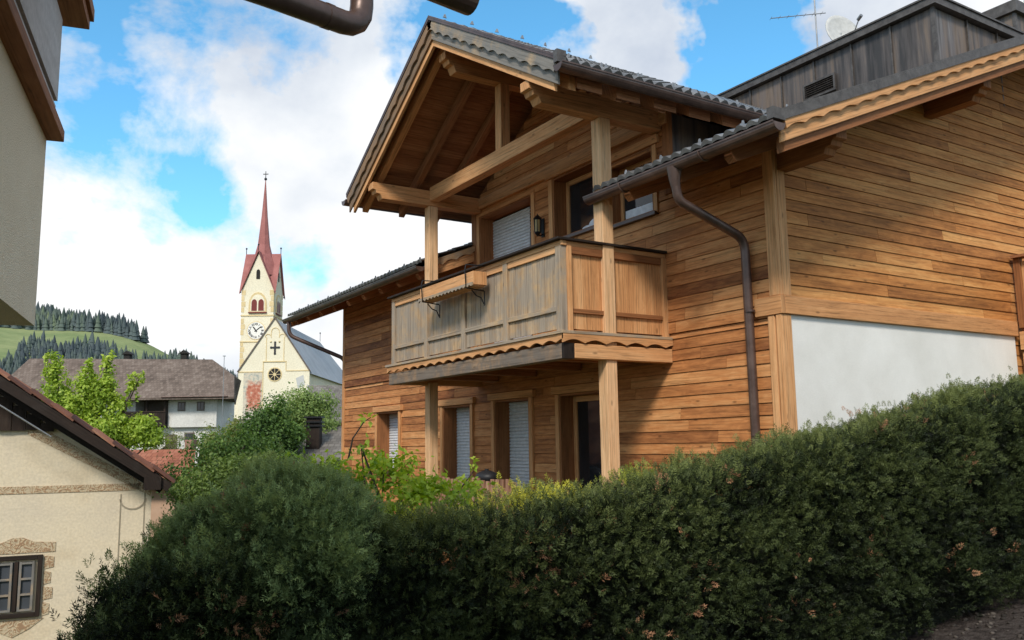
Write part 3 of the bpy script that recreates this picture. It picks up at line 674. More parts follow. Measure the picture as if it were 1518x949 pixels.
# ---------------------------------------------------------------- things on the chalet
# flower box on the balcony rail
fb = empty('flower_box', (-10.07, 5.42, 1.97), 0, 'empty wooden flower box with scalloped edge hung on the balcony rail', 'flower box')
m = MB(); m.box(-.75, .75, -.10, -.08, .02, .19, .7); m.box(-.75, .75, .08, .10, .02, .19, .6); m.box(-.75, -.73, -.079, .079, .02, .19, .6); m.box(.73, .75, -.079, .079, .02, .19, .6); m.box(-.73, .73, -.079, .079, .0, .02, .4); m.build('trough', M['timber'], fb, bevel=.003)
m = MB(); scallop(m, (-.76, -.125, .045), (1, 0, 0), (0, 0, 1), (0, .02, 0), 1.52, .055, .10, .025, .3); m.build('scalloped_edge', M['grey_wood'], fb)
for sx in (-.62, .62):
    m = MB(); m.tube([(sx, .14, .30), (sx, -.13, .29), (sx, -.145, .22), (sx, -.13, -.01), (sx, .13, -.03)], .009, 6)
    m.tube([(sx, .14, -.03), (sx, .14, -.22)], .008, 6); m.tube([(sx, -.05, -.03), (sx, .02, -.10), (sx, .09, -.12), (sx, .13, -.2)], .008, 6); m.build('iron_bracket', M['iron'], fb)
# lantern
ln = empty('wall_lantern', (-10.42, 7.16, 3.2), 0, 'black iron lantern on the wall beside the balcony door', 'lantern')
m = MB(); m.box(-.04, .04, -.01, .0, -.16, .12, .5); m.tube([(0, -.01, -.12), (0, -.06, -.15), (0, -.1, -.13)], .01, 6)
ly = -.1
def ring(mb, z0, r0, z1, r1, n=6): mb.tube([(0, ly, z0), (0, ly, (z0+z1)/2), (0, ly, z1)], .05, n, rads=[r0, (r0+r1)/2, r1])
ring(m, -.16, .012, -.11, .05); ring(m, -.11, .055, -.095, .055); ring(m, .095, .06, .11, .07); ring(m, .11, .072, .16, .018); ring(m, .16, .012, .185, .006)
for k in range(6):
    a = math.pi/3*k+.3; m.tube([(.05*math.cos(a), ly+.05*math.sin(a), -.1), (.058*math.cos(a), ly+.058*math.sin(a), .1)], .006, 5)
m.build('cage', M['iron'], ln)
m = MB(); m.tube([(0, ly, -.09), (0, ly, .09)], .042, 10); m.build('glass', flat('amber_glass', (.45, .33, .14), .25), ln)
# satellite dish and aerial
ds = empty('satellite_dish', (-7.95, 11.2, 5.75), 0, 'round white satellite dish on the flat dormer roof', 'satellite dish')
m = MB(); axd = np.array([.85, -.25, .25]); axd /= np.linalg.norm(axd); ux = np.cross(axd, [0, 0, 1]); ux /= np.linalg.norm(ux); uz = np.cross(ux, axd); c0 = np.array([0, 0, .50]); V = []; nr, nn = 6, 24
for i in range(nr+1):
    for k in range(nn):
        r_ = .31*i/nr; a = 2*math.pi*k/nn; V.append(c0+ux*r_*math.cos(a)+uz*r_*1.08*math.sin(a)+axd*(r_*r_*.55-.06))
Ff = []
for i in range(nr):
    for k in range(nn): q = (i*nn+k, i*nn+(k+1) % nn, (i+1)*nn+(k+1) % nn, (i+1)*nn+k); Ff.append(q)
m.solid(V, Ff, (0, 0, 1), .5, smooth=True); dsh = m.build('dish', flat('pale_grey_dish', (.5, .5, .48), .5), ds)
sd = dsh.modifiers.new('thick', 'SOLIDIFY'); sd.thickness = .012
m = MB(); m.tube([(0, 0, 0), (0, 0, .38)], .022, 8); m.tube([c0+uz*-.3, c0+axd*.36+uz*-.06], .009, 6); m.tube([c0+axd*.33+uz*-.06, c0+axd*.42+uz*-.05], .028, 8); m.build('mast', M['hook'], ds)
an = empty('television_aerial', (-8.3, 11.0, 5.75), 0, 'thin metal rooftop television aerial beside the satellite dish', 'aerial')
m = MB(); m.tube([(0, 0, 0), (0, 0, 1.6)], .012, 8); m.build('mast', M['hook'], an)
m = MB(); p0 = np.array([-.25, -.75, .74]); p1 = np.array([.08, .15, .92]); m.tube([p0, p1], .007, 6)
for k in range(7):
    c = p0+(p1-p0)*k/6.5; m.tube([c+(-.05, .03, 0), c+(.05, -.03, 0)], .003, 5)
m.build('antenna_boom', M['hook'], an)
# picket fence and covered grill on the terrace
pf = empty('picket_fence', (-10.8, 6.0, -1.5), 0, 'low reddish-brown picket fence on the terrace behind the hedge', 'fence')
x = -1.15; red = wood('reddish_picket', (.2, .10, .06), (.34, .18, .11), (.48, .29, .19))
while x < 1.15: m = MB() if x < -1.1 else m; m.box(x, x+.07, -.01, .012, .1, 1.02+random.uniform(-.02, .03)); x += .125
m.build('pickets', red, pf)
for z in (.3, .86): m = MB(); m.box(-1.2, 1.2, .013, .045, z, z+.065); m.build('rail', red, pf)
for x in (-1.2, 1.1): m = MB(); m.box(x, x+.07, .046, .12, 0, 1.0); m.build('post', red, pf)
gr = empty('covered_grill', (-10.95, 6.45, -1.5), 0, 'dark covered grill standing behind the picket fence', 'grill')
m = MB(); m.sphere((0, 0, 1.02), .2, sc=(1, .8, .5)); m.tube([(0, 0, 1.1), (0, 0, 1.14)], .03, 8); m.build('cover', flat('black_cover', (.02, .02, .022), .5), gr)
m = MB()
for a in (0.3, 2.4, 4.5): m.tube([(.1*math.cos(a), .1*math.sin(a), .95), (.3*math.cos(a), .3*math.sin(a), 0)], .014, 6)
m.build('legs', M['iron'], gr)
# ================================================================== TERRAIN
def sm(t): t = min(1, max(0, t)); return t*t*(3-2*t)
def ground(a, b):
    near = -1.65+.2*min(4.0, max(-10, a)) if b < 30 else -1.65+.2*max(-10, min(4.0, a))
    near -= .04*max(0, min(b, 25)-8)*.5
    near = max(near, -3.9)
    far = -.4+1.6*sm((b-60)/60)
    return near+(far-near)*sm((b-28)/40)+.05*mnoise.noise(Vector((a*.3, b*.3, 0)))
def grid_mesh(name, As, Bs, h, mats, kind, **k):
    V = [AB(a, b, h(a, b)) for b in Bs for a in As]; na = len(As)
    F_ = [(j*na+i, j*na+i+1, (j+1)*na+i+1, (j+1)*na+i) for j in range(len(Bs)-1) for i in range(na-1)]
    me = bpy.data.meshes.new(name); me.from_pydata(V, [], F_)
    for q in mats: me.materials.append(q)
    me.polygons.foreach_set('use_smooth', np.ones(len(F_), bool)); me.update()
    return link(name, me, None, kind=kind, **k)
M['ground'] = noisy('village_grass_and_soil', (.035, .045, .016), (.07, .085, .03), .9, .95, 0, .1, .5, 30, c3=(.06, .048, .032), bd=.03)
As = list(np.concatenate([-np.geomspace(2500, 14, 26), np.arange(-12, 12.1, .5), np.geomspace(14, 2500, 26)]))
Bs = list(np.concatenate([-np.geomspace(400, 6, 12), np.arange(-5, 32, .6), np.geomspace(33, 3500, 50)]))
grid_mesh('ground', As, Bs, ground, [M['ground']], 'structure')
M['gravel'] = noisy('dark_gravel_bed', (.022, .018, .016), (.06, .048, .042), 22, .95, 0, .1, .9, 90, c3=(.10, .085, .075), bd=.02)
As = list(np.arange(-3, 9, .25)); Bs = list(np.arange(1.5, 8.2, .25))
grid_mesh('gravel_path', As, Bs, lambda a, b: ground(a, b)+.03, [M['gravel']], 'structure')
# loose stones
st = np.array([[math.cos(t)*s_*r_, math.sin(t)*s_*r_, z] for z, s_ in ((-.3, .8), (.15, 1.0), (.5, .55)) for t in np.linspace(0, 2*math.pi, 7)[:-1] for r_ in (.9+.2*math.sin(t*2.3),)])
sf = np.array([(r_*6+k, r_*6+(k+1) % 6, (r_+1)*6+(k+1) % 6, (r_+1)*6+k) for r_ in range(2) for k in range(6)]+[(12, 13, 14, 15), (12, 15, 16, 17)])
n = 5200; aa = rng.uniform(1.2, 6.5, n); bb = rng.uniform(3.0, 7.0, n)
pos = np.array([AB(a, b, ground(a, b)+.034) for a, b in zip(aa, bb)]); d = np.tile([0, 0, 1.0], (n, 1))+rng.normal(size=(n, 3))*.25
V, Fq, T = scatter(st, sf, pos, basis(d), rng.uniform(.006, .018, n), rng.random(n))
me = np_mesh('gravel_stones', V, Fq, T, [tonemat('grey_brown_stones', [(0, (.025, .021, .018)), (.6, (.055, .045, .038)), (1, (.10, .085, .072))], .85)])
link('gravel_stones', me, kind='stuff', label='small dark stones lying on the gravel strip in front of the hedge', cat='gravel')

# ---------------------------------------------------------------- hills
RPX = [(-900, 380), (-300, 415), (0, 462), (60, 474), (100, 478), (150, 483), (200, 495), (225, 507), (240, 517), (262, 527), (300, 541), (350, 568), (430, 596), (520, 622), (700, 640), (1100, 600), (1500, 520), (2200, 470)]
rt = []
for x, y in RPX:
    d = ray(x, y); d = d/(d@FH); rt.append((float(d@RH), float(d[2])))
rt.sort()
def e_r(t): return float(np.interp(t, [q[0] for q in rt], [q[1] for q in rt]))
def hill(a, b):
    t = a/b; s = max(0, (b-260)/440.)
    if b <= 700: z = 700*e_r(t)*s**1.15
    else: z = 700*e_r(t)+(b-700)*.02
    return z-3+4*mnoise.noise(Vector((a*.012, b*.012, 3)))*min(1, s*3)
ts = np.linspace(-1.6, 1.6, 120); bs = np.concatenate([np.linspace(255, 700, 34), [760, 900, 1200]])
V = []; 
for b in bs:
    for t in ts: V.append(AB(t*b, b, hill(t*b, b)))
nt_ = len(ts); F_ = [(j*nt_+i, j*nt_+i+1, (j+1)*nt_+i+1, (j+1)*nt_+i) for j in range(len(bs)-1) for i in range(nt_-1)]
me = bpy.data.meshes.new('hill'); me.from_pydata(V, [], F_)
me.materials.append(noisy('alpine_meadow', (.15, .20, .085), (.26, .29, .135), .022, .95, 0, .05, 0, .2)); me.polygons.foreach_set('use_smooth', np.ones(len(F_), bool)); me.update()
link('hill', me, kind='structure')
def on_hill(px, py):
    d = ray(px, py); d = d/(d@FH); t, e = float(d@RH), float(d[2]); lo, hi = 262., 699.
    if hill(t*hi, hi)/hi < e: return None
    for _ in range(30):
        m_ = (lo+hi)/2
        if hill(t*m_, m_)/m_ < e: lo = m_
        else: hi = m_
    return t*lo, lo, hill(t*lo, lo)
cv = []; cf = []
for z0, z1, r0 in ((.05, .5, .27), (.28, .74, .21), (.52, 1.0, .145)):
    k0 = len(cv)
    for k in range(7):
        a = 2*math.pi*k/7; rr = r0*(1.0 if k % 2 else .78); cv.append((rr*math.cos(a), rr*math.sin(a), z0))
    for k in range(7):
        a = 2*math.pi*k/7; cv.append((.012*math.cos(a), .012*math.sin(a), z1))
    for k in range(7): cf.append((k0+k, k0+(k+1) % 7, k0+7+(k+1) % 7, k0+7+k))
cv = np.array(cv); cf = np.array(cf)
pos = []; tone = []; hs = []
top_edge = [(-250, 474), (0, 486), (60, 490), (150, 492), (220, 509), (245, 522), (262, 532)]       # lower edge of the upper wood
low_top = [(-250, 510), (0, 532), (20, 524), (30, 506), (55, 498), (90, 508), (120, 504), (150, 502), (180, 513), (200, 527), (235, 528), (250, 522), (262, 516), (300, 531), (350, 558), (430, 586)]
low_top = [(x, y+11) for x, y in low_top]
def ip(P, x): return float(np.interp(x, [q[0] for q in P], [q[1] for q in P]))
cnt = 0
while len(pos) < 6500 and cnt < 60000:
    cnt += 1; x = random.uniform(-250, 430)
    if random.random() < .38 and x < 262:
        y = random.uniform(ip(RPX, x), ip(top_edge, x)); hh = random.uniform(8, 13) if x < 225 else random.uniform(8, 12)
        if 205 < x < 212 or 232 < x < 238: continue
    else:
        y = random.uniform(ip(low_top, x), 590 if x < 200 else 600); hh = random.uniform(4, 10.5)*random.choice((1, 1, .7, 1.15))
    q = on_hill(x, y)
    if q is None: q = (on_hill(x, ip(RPX, x)+4)); 
    if q is None: continue
    pos.append(AB(q[0], q[1], q[2]-1)); hs.append(hh*q[1]/600.*random.uniform(.75, 1.25)); n_ = mnoise.noise(Vector((q[0]*.02, q[1]*.02, 1)))
    tone.append(min(1, max(0, .4+.45*n_+random.gauss(0, .13)+(.25 if random.random() < .06 else 0))))
pos = np.array(pos); n = len(pos); hs = np.array(hs)
Mx = basis(np.tile([0, 0, 1.0], (n, 1))+rng.normal(size=(n, 3))*.02)
V, Fq, T = scatter(cv, cf, pos, Mx, hs, np.array(tone))
me = np_mesh('forest', V, Fq, T, [tonemat('hazy_conifers', [(0, (.055, .068, .080)), (.35, (.085, .108, .108)), (.7, (.11, .14, .11)), (1, (.17, .21, .12))], .95, .05, .05, .2, 0)])  # bluish distance haze is mixed into the tree colours
link('forest', me, kind='stuff', label='dark conifer forest covering the hillside beyond the village', cat='forest')

# ================================================================== materials for the village
M['cream'] = noisy('cream_church_render', (.74, .67, .50), (.80, .74, .58), .35, .9, 0, .1, .1, 6)
M['cream_trim'] = noisy('ochre_trim', (.62, .48, .25), (.72, .58, .34), .6, .9, 0, .1, .1, 6)
M['red_roof'] = noisy('red_spire_shingle', (.28, .10, .09), (.38, .15, .135), .8, .7, 0, .25, .3, 8)
M['slate'] = noisy('grey_slate_roof', (.27, .28, .295), (.36, .37, .385), .5, .6, 0, .3, .3, 7)
M['shutter_red'] = flat('dark_red_louvre', (.17, .03, .025))
M['dark'] = flat('dark_opening', (.02, .018, .016), .8)
M['clock'] = flat('clock_face', (.78, .76, .70)); M['clockdark'] = flat('clock_black', (.03, .03, .035))
M['farm_white'] = noisy('old_white_render', (.52, .50, .46), (.70, .69, .65), .5, .95, 0, .1, .2, 8)
M['shingle'] = None
def shinglemat(name, c1, c2, c3, rows=3.2, cols=4.0):
    m, N = new_mat(name); tc = N.n('ShaderNodeTexCoord'); mp = N.n('ShaderNodeMapping', {'Vector': (tc, 'UV')})
    br = N.n('ShaderNodeTexBrick', {'Vector': (mp, 0), 'Scale': 1.0, 'Color1': (.25, .25, .25, 1), 'Color2': (1, 1, 1, 1), 'Mortar': (0.0, 0, 0, 1), 'Mortar Size': .012, 'Brick Width': 1/cols, 'Row Height': 1/rows, 'Bias': 0.0})
    nz = N.n('ShaderNodeTexNoise', {'Vector': (tc, 'Object'), 'Scale': .45, 'Detail': 8.0, 'Roughness': .7})
    f = N.math('MULTIPLY_ADD', (br, 'Color'), .35, (nz, 'Fac')); f = N.math('SUBTRACT', (f, 0), .2)
    r = N.ramp((f, 0), [(.2, c1), (.5, c2), (.8, c3)]); finish(N, (r, 0), .9, 0, .1, (br, 'Color'), .5, .04); return m
M['shingle'] = shinglemat('old_wood_shingles', (.07, .055, .045), (.15, .115, .095), (.23, .185, .155))
M['shingle_grey'] = shinglemat('grey_wood_shingles', (.08, .073, .066), (.16, .145, .13), (.24, .225, .205), 4, 4)
M['red_tile_far'] = shinglemat('red_clay_tiles', (.15, .055, .035), (.30, .115, .07), (.38, .19, .13), 3.5, 5)
M['barn_wood'] = wood('barn_boards', (.08, .06, .05), (.16, .12, .09), (.24, .19, .15), grey=.4)

def vroot(name, a, b, z, label, cat, rot=0.0, group=None): return empty(name, AB(a, b, z), ROTZ+rot, label, cat, group)
# ================================================================== CHURCH (local x right, y away, z up; base z 0 = world 1.0)
CB = 110.0; ch = vroot('church', -30.3, CB, 0.0, 'cream village church with pointed red spire, clock tower and grey slate nave roof', 'church')
X0 = 30.3
def mbx(a): return a+X0
# tower
tw0, tw1, td0, td1 = -35.45+X0, -31.25+X0, 2.2, 6.6; tc_ = (tw0+tw1)/2; tm = (td0+td1)/2
m = MB(); m.box(tw0, tw1, td0, td1, -.5, 20.35, .5)
m.prism([(tw0, 20.351), (tw1, 20.351), (tc_, 25.35)], (0, td0, 0), (1, 0, 0), (0, 0, 1), (0, td1-td0, 0), (0, 0, 1), .5)
m.prism([(td0, 20.352), (td1, 20.352), (tm, 25.35)], (tw0, 0, 0), (0, 1, 0), (0, 0, 1), (tw1-tw0, 0, 0), (0, 0, 1), .5)
tower = m.build('tower', M['cream'], ch)
m = MB()
for z in (17.05, 13.6): m.box(tw0-.08, tw1+.08, td0-.08, td1+.08, z-.08, z+.08, .5)
for (x, y) in ((tw0, td0), (tw1, td0), (tw1, td1)):
    for k in range(26):
        z = 1.0+k*.75
        if abs(z-17.0) < .35 or abs(z-13.6) < .35: continue
        w_ = .52 if k % 2 else .36
        sx = 1 if x == tw0 else -1; sy = 1 if y == td0 else -1
        m.box(x-sx*.03, x+sx*w_, y-sy*.03, y+sy*w_, z, z+.66, .5)
m.build('quoins', M['cream_trim'], tower)
# cross roof of four gables and spire
m = MB(); ov = .22; cxz = 25.75
def gable_roof(axis):
    # ridge along axis over full width with overhang, two planes
    for s in (-1, 1):
        if axis == 'y': # ridge along y, slopes in x, visible as front/back gables
            a0, a1 = td0-ov, td1+ov; hw = (tw1-tw0)/2+.12
            v = [(tc_, a0, cxz), (tc_, a1, cxz), (tc_+s*hw, a1, 20.15), (tc_+s*hw, a0, 20.15)]
            v += [(x, y, z-.16) for x, y, z in v]
        else:
            a0, a1 = tw0-ov, tw1+ov; hw = (td1-td0)/2+.12
            v = [(a0, tm, cxz-.02), (a1, tm, cxz-.02), (a1, tm+s*hw, 20.15), (a0, tm+s*hw, 20.15)]
            v += [(x, y, z-.16) for x, y, z in v]
        m.solid(v, [(0, 1, 2, 3), (7, 6, 5, 4), (0, 4, 5, 1), (1, 5, 6, 2), (2, 6, 7, 3), (3, 7, 4, 0)], (0, 0, 1), .5)
oo = .28
K = [(tw0-oo, td0-oo), (tw1+oo, td0-oo), (tw1+oo, td1+oo), (tw0-oo, td1+oo)]; G = [(tc_, td0-oo), (tw1+oo, tm), (tc_, td1+oo), (tw0-oo, tm)]
for k in range(4):
    kk = (*K[k], 19.95); g1 = (*G[k], cxz); g0 = (*G[k-1], cxz); cn = (tc_, tm, cxz); t3 = lambda p: (p[0], p[1], p[2]-.14)
    for tri in ((kk, g1, cn), (kk, cn, g0)):
        m.solid(list(tri)+[t3(p) for p in tri], [(0, 1, 2), (5, 4, 3), (0, 3, 4, 1), (1, 4, 5, 2), (2, 5, 3, 0)], (0, 0, 1), .5)
m.build('gable_roof', M['red_roof'], tower)
m = MB(); n = 8; zs = [(22.6, 2.3), (24.2, 1.75), (25.6, 1.15), (27.0, .80), (31, .40), (36.0, .05)]; V = []
for z, r_ in zs:
    for k in range(n): a = math.pi/8+2*math.pi*k/n; V.append((tc_+r_*math.cos(a), tm+r_*math.sin(a), z))
m.solid(V, [(i*n+k, i*n+(k+1) % n, (i+1)*n+(k+1) % n, (i+1)*n+k) for i in range(len(zs)-1) for k in range(n)], (0, 0, 1), .5)
sp = m.build('spire', M['red_roof'], tower)
m = MB(); m.sphere((tc_, tm, 36.2), .2, 10, 6); m.tube([(tc_, tm, 36.2), (tc_, tm, 37.3)], .05, 6); m.box(tc_-.35, tc_+.35, tm-.04, tm+.04, 36.85, 36.95)
for x, y in ((tw0-ov, tm), (tw1+ov, tm), (tc_, td0-ov), (tc_, td1+ov)): m.tube([(x, y, cxz), (x, y, cxz+.7)], .05, 6); m.sphere((x, y, cxz+.75), .13, 8, 5)
for x in (tw0-.15, tw1+.15):
    for y in (td0-.15, td1+.15): m.sphere((x, y, 20.15), .13, 8, 5)
m.build('finials', M['clockdark'], tower)
# belfry windows (front and right side)
def arch(cx_, w_, z0, z1, n=8, pointed=.35):
    P = [(cx_-w_/2, z0), (cx_+w_/2, z0)]
    for k in range(n+1):
        a = math.pi*k/n; P.append((cx_+w_/2*math.cos(a), z1-(w_/2)*(1+pointed)+w_/2*(1+pointed)*math.sin(a)))
    return P
def biforate(o, ax, out):
    o = np.array(o, float); ax = np.array(ax, float); out = np.array(out, float)
    q = MB(); q.prism(arch(0, 2.35, 17.45, 20.15), o, ax, (0, 0, 1), out*.10, (0, 0, 1), .5); wn = q.build('belfry_window', M['cream_trim'], tower)
    q = MB(); q.prism(arch(0, 1.85, 17.6, 19.85), o+out*.101, ax, (0, 0, 1), out*.01, (0, 0, 1), .5); q.build('reveal', M['cream'], wn)
    q = MB()
    for s in (-.45, .45): q.prism(arch(s, .72, 17.65, 19.2), o+out*.112, ax, (0, 0, 1), out*.012, (0, 0, 1), .5)
    q.build('louvre', M['shutter_red'], wn)
    q = MB(); q.prism([(-1.2, 17.36), (1.2, 17.36), (1.2, 17.5), (-1.2, 17.5)], o, ax, (0, 0, 1), out*.22, (1, 0, 0), .5); q.build('sill', M['shutter_red'], wn)
biforate((tc_+.05, td0, 0), (1, 0, 0), (0, -1, 0)); biforate((tw1, tm, 0), (0, 1, 0), (1, 0, 0))
m = MB(); m.prism(arch(tc_, .5, 21.9, 23.2), (0, td0-.001, 0), (1, 0, 0), (0, 0, 1), (0, -.03, 0), tone=.5); m.build('gable_slit', M['dark'], tower); m = MB(); m.prism(arch(tm, .5, 21.9, 23.2), (tw1+.001, 0, 0), (0, 1, 0), (0, 0, 1), (.03, 0, 0), tone=.5); m.build('gable_slit', M['dark'], tower)
# clock
ccx, ccz, cr = -33.45+X0, 15.05, 1.12
m = MB(); P = [(ccx+cr*math.cos(2*math.pi*k/40), ccz+cr*math.sin(2*math.pi*k/40)) for k in range(40)]; m.prism(P, (0, td0, 0), (1, 0, 0), (0, 0, 1), (0, -.06, 0), tone=.5); clk = m.build('clock', M['clock'], tower)
m = MB(); P = [(ccx+(cr+.1)*math.cos(2*math.pi*k/40), ccz+(cr+.1)*math.sin(2*math.pi*k/40)) for k in range(40)]; m.prism(P, (0, td0-.001, 0), (1, 0, 0), (0, 0, 1), (0, -.03, 0), tone=.5); m.build('clock_rim', M['cream_trim'], clk)
m = MB()
def hand(ang, l, w_):
    d = np.array([math.sin(ang), 0, math.cos(ang)]); c = np.array([ccx, td0-.09, ccz]); m.bar(c-d*.2, c+d*l, .03, w_, (d[2], 0, -d[0]))
hand(R(-35), .62, .15); hand(R(52), .88, .10)
m.build('hands', M['clockdark'], clk)
numer = ['XII', 'I', 'II', 'III', 'IIII', 'V', 'VI', 'VII', 'VIII', 'IX', 'X', 'XI']; V = []; Fc = []
for k, s in enumerate(numer):
    cu_ = bpy.data.curves.new('num', 'FONT'); cu_.body = s; cu_.size = .42; cu_.align_x = 'CENTER'; cu_.align_y = 'CENTER'; cu_.space_character = .9; cu_.offset = .012
    to = bpy.data.objects.new('num', cu_); mm = to.to_mesh(); a = 2*math.pi*k/12
    base = len(V); ca, sa = math.cos(-a), math.sin(-a)
    for vv in mm.vertices:
        x, y = vv.co.x, vv.co.y+.84; V.append((ccx+x*ca-y*sa, td0-.066, ccz+x*sa+y*ca))
    for pp in mm.polygons: Fc.append([i+base for i in pp.vertices])
    to.to_mesh_clear(); bpy.data.objects.remove(to); bpy.data.curves.remove(cu_)
me = bpy.data.meshes.new('numerals'); me.from_pydata(V, [], Fc); me.materials.append(M['clockdark']); link('numerals', me, clk)
# nave
nx0, nx1, nap, ez, rz_ = -34.9+X0, -25.85+X0, 0.0, 9.55, 16.35; nap = (nx0+nx1)/2; ND = 32.0
m = MB(); m.prism([(nx0, -.5), (nx1, -.5), (nx1, ez), (nap, rz_), (nx0, ez)], (0, 0, 0), (1, 0, 0), (0, 0, 1), (0, .8, 0), (0, 0, 1), .5)
m.box(nx0+.1, nx1-.1, .801, ND-.1, -.5, ez-.1, .5); nave = m.build('nave', M['cream'], ch)
m = MB(); hip = 6.0
v = [(nap, .25, rz_-.1), (nap, ND-hip, rz_-.1), (nx1+.35, ND+.3, ez-.45), (nx1+.35, .25, ez-.45), (nx0-.35, ND+.3, ez-.45), (nx0-.35, .25, ez-.45)]
m.solid(v, [(0, 3, 2, 1), (0, 1, 4, 5), (1, 2, 4), (3, 0, 5)], (0, 1, 0), .5); m.build('roof', M['slate'], nave)
m = MB()
for s, xe in ((1, nx1+.1), (-1, nx0-.1)):
    m.bar((nap, -.03, rz_+.06), (xe, -.03, ez-.1), .22, .16, (0, 0, 1), .3)
m.build('gable_coping', M['barn_wood'], nave)
m = MB(); m.tube([(nap, ND-hip, rz_), (nap, ND-hip, rz_+1.3)], .04, 6); m.sphere((nap, ND-hip, rz_+1.35), .12, 8, 5); m.build('finials', M['clockdark'], nave)
m = MB()
m.box(nx0, -31.75+X0, -.06, -.001, 9.4, 9.52, .4); m.box(-28.85+X0, nx1, -.06, -.001, 9.5, 9.62, .4); m.box(-31.8+X0, -28.8+X0, -.09, -.001, 10.68, 10.82, .4)
m.box(-31.8+X0, -31.7+X0, -.05, -.001, 2.5, 10.679, .5); m.box(-28.9+X0, -28.8+X0, -.05, -.001, 9.621, 10.679, .5)
for x in (-31.45, -29.2): m.box(x+X0, x+.09+X0, -.05, -.001, 10.821, 13.9, .5)
def arc(cx_, cz_, r_, w_=.09, a0=0, a1=math.pi, n=10):
    for k in range(n):
        t0, t1 = a0+(a1-a0)*k/n, a0+(a1-a0)*(k+1)/n
        m.bar((cx_+r_*math.cos(t0), -.03, cz_+r_*math.sin(t0)), (cx_+r_*math.cos(t1), -.03, cz_+r_*math.sin(t1)), .05, w_, (math.cos(t0), 0, math.sin(t0)), .5)
arc(-31.2+X0, 13.9, .38); arc(-29.4+X0, 13.9, .38); arc(-30.3+X0, 14.6, .5); m.box(-30.85+X0, -30.78+X0, -.05, -.001, 13.8, 14.6); m.box(-29.82+X0, -29.75+X0, -.05, -.001, 13.8, 14.6)
for x in (-30.85, -29.75): 
    m.sphere((x+X0, -.02, 13.3), .13, 8, 5)
m.build('gable_mouldings', M['cream_trim'], nave)
m = MB(); cxx = 0.0
m.box(cxx-.11, cxx+.11, -.09, -.002, 11.75, 13.2); m.box(cxx-.5, cxx-.111, -.09, -.002, 12.45, 12.66); m.box(cxx+.111, cxx+.5, -.09, -.002, 12.45, 12.66)
for p in ((cxx, 13.2), (cxx, 11.75), (cxx-.5, 12.55), (cxx+.5, 12.55)): m.sphere((p[0], -.05, p[1]), .15, 8, 5, (1, .25, 1))
m.build('wall_cross', M['clockdark'], nave)
rx, rz2 = .05, 9.1
def disc(r_, n=28, cx_=rx, cz_=rz2): return [(cx_+r_*math.cos(2*math.pi*k/n), cz_+r_*math.sin(2*math.pi*k/n)) for k in range(n)]
m = MB(); m.prism(disc(.92), (0, -.001, 0), (1, 0, 0), (0, 0, 1), (0, -.05, 0), tone=.5); rw = m.build('rose_window', M['cream_trim'], nave)
m = MB(); m.prism(disc(.78), (0, -.052, 0), (1, 0, 0), (0, 0, 1), (0, -.01, 0), tone=.5); m.build('pane', M['dark'], rw)
m = MB()
for k in range(8):
    a = 2*math.pi*k/8; m.bar((rx+.16*math.cos(a), -.08, rz2+.16*math.sin(a)), (rx+.78*math.cos(a), -.08, rz2+.78*math.sin(a)), .03, .06, (-math.sin(a), 0, math.cos(a)), .5)
    c = (rx+.55*math.cos(a+.39), rz2+.55*math.sin(a+.39))
m.prism(disc(.2, 12), (0, -.07, 0), (1, 0, 0), (0, 0, 1), (0, -.02, 0), tone=.5)
m.build('tracery', M['cream_trim'], rw)
# faded fresco: soft generic blotches on plaster
mf, N = new_mat('faded_fresco'); tc = N.n('ShaderNodeTexCoord'); nz = N.n('ShaderNodeTexNoise', {'Vector': (tc, 'Object'), 'Scale': 1.1, 'Detail': 6.0, 'Roughness': .7})
nz2 = N.n('ShaderNodeTexNoise', {'Vector': (tc, 'Object'), 'Scale': 2.6, 'Detail': 4.0}); base = N.ramp((nz2, 'Fac'), [(.32, (.28, .31, .29)), (.45, (.5, .47, .38)), (.6, (.62, .54, .42)), (.75, (.4, .26, .18))])
sx = N.n('ShaderNodeSeparateXYZ', {0: (tc, 'Object')})
dx_ = N.math('ADD', (sx, 'X'), 2.55); dx_ = N.math('ABSOLUTE', (dx_, 0)); dz_ = N.math('SUBTRACT', (sx, 'Z'), 6.3); dz_ = N.math('ABSOLUTE', (dz_, 0)); dz_ = N.math('MULTIPLY', (dz_, 0), .5)
dd = N.math('MAXIMUM', (dx_, 0), (dz_, 0)); dd = N.math('MULTIPLY_ADD', (nz, 'Fac'), 1.1, (dd, 0)); mk = N.ramp((dd, 0), [(1.32, 1), (1.55, 0)]) if 0 else N.ramp((N.math('MULTIPLY', (dd, 0), .5), 0), [(.66, 1), (.8, 0)])
rd = N.ramp((nz2, 'Fac'), [(.35, (.36, .12, .08)), (.55, (.50, .2, .13)), (.7, (.55, .42, .33))]); cc_ = N.mix((mk, 0), (base, 0), (rd, 0))
sz = N.ramp((N.math('MULTIPLY', (sx, 'Z'), .1), 0), [(.4, 0), (.52, 1)]); cc2 = N.mix((sz, 0), (.55, .5, .42, 1), (cc_, 2)); finish(N, (cc2, 2), .9, 0, .1)
m = MB(); m.prism([(-34.2+X0, 3.0), (-31.85+X0, 3.0), (-31.85+X0, 9.38), (-34.2+X0, 9.38)], (0, -.001, 0), (1, 0, 0), (0, 0, 1), (0, -.03, 0), tone=.5); m.build('fresco', mf, nave)
m = MB(); m.prism([(3.0, 7.3), (3.9, 7.7), (3.7, 9.0), (2.75, 8.6)], (0, -.001, 0), (1, 0, 0), (0, 0, 1), (0, -.03, 0), tone=.5); m.build('sundial', flat('pale_grey_sundial', (.5, .5, .48)), nave)
m = MB()
for y in (3.5, 9, 14.5, 20): m.box(nx1-.1, nx1+.9, y, y+.8, -.5, 7.6, .5)
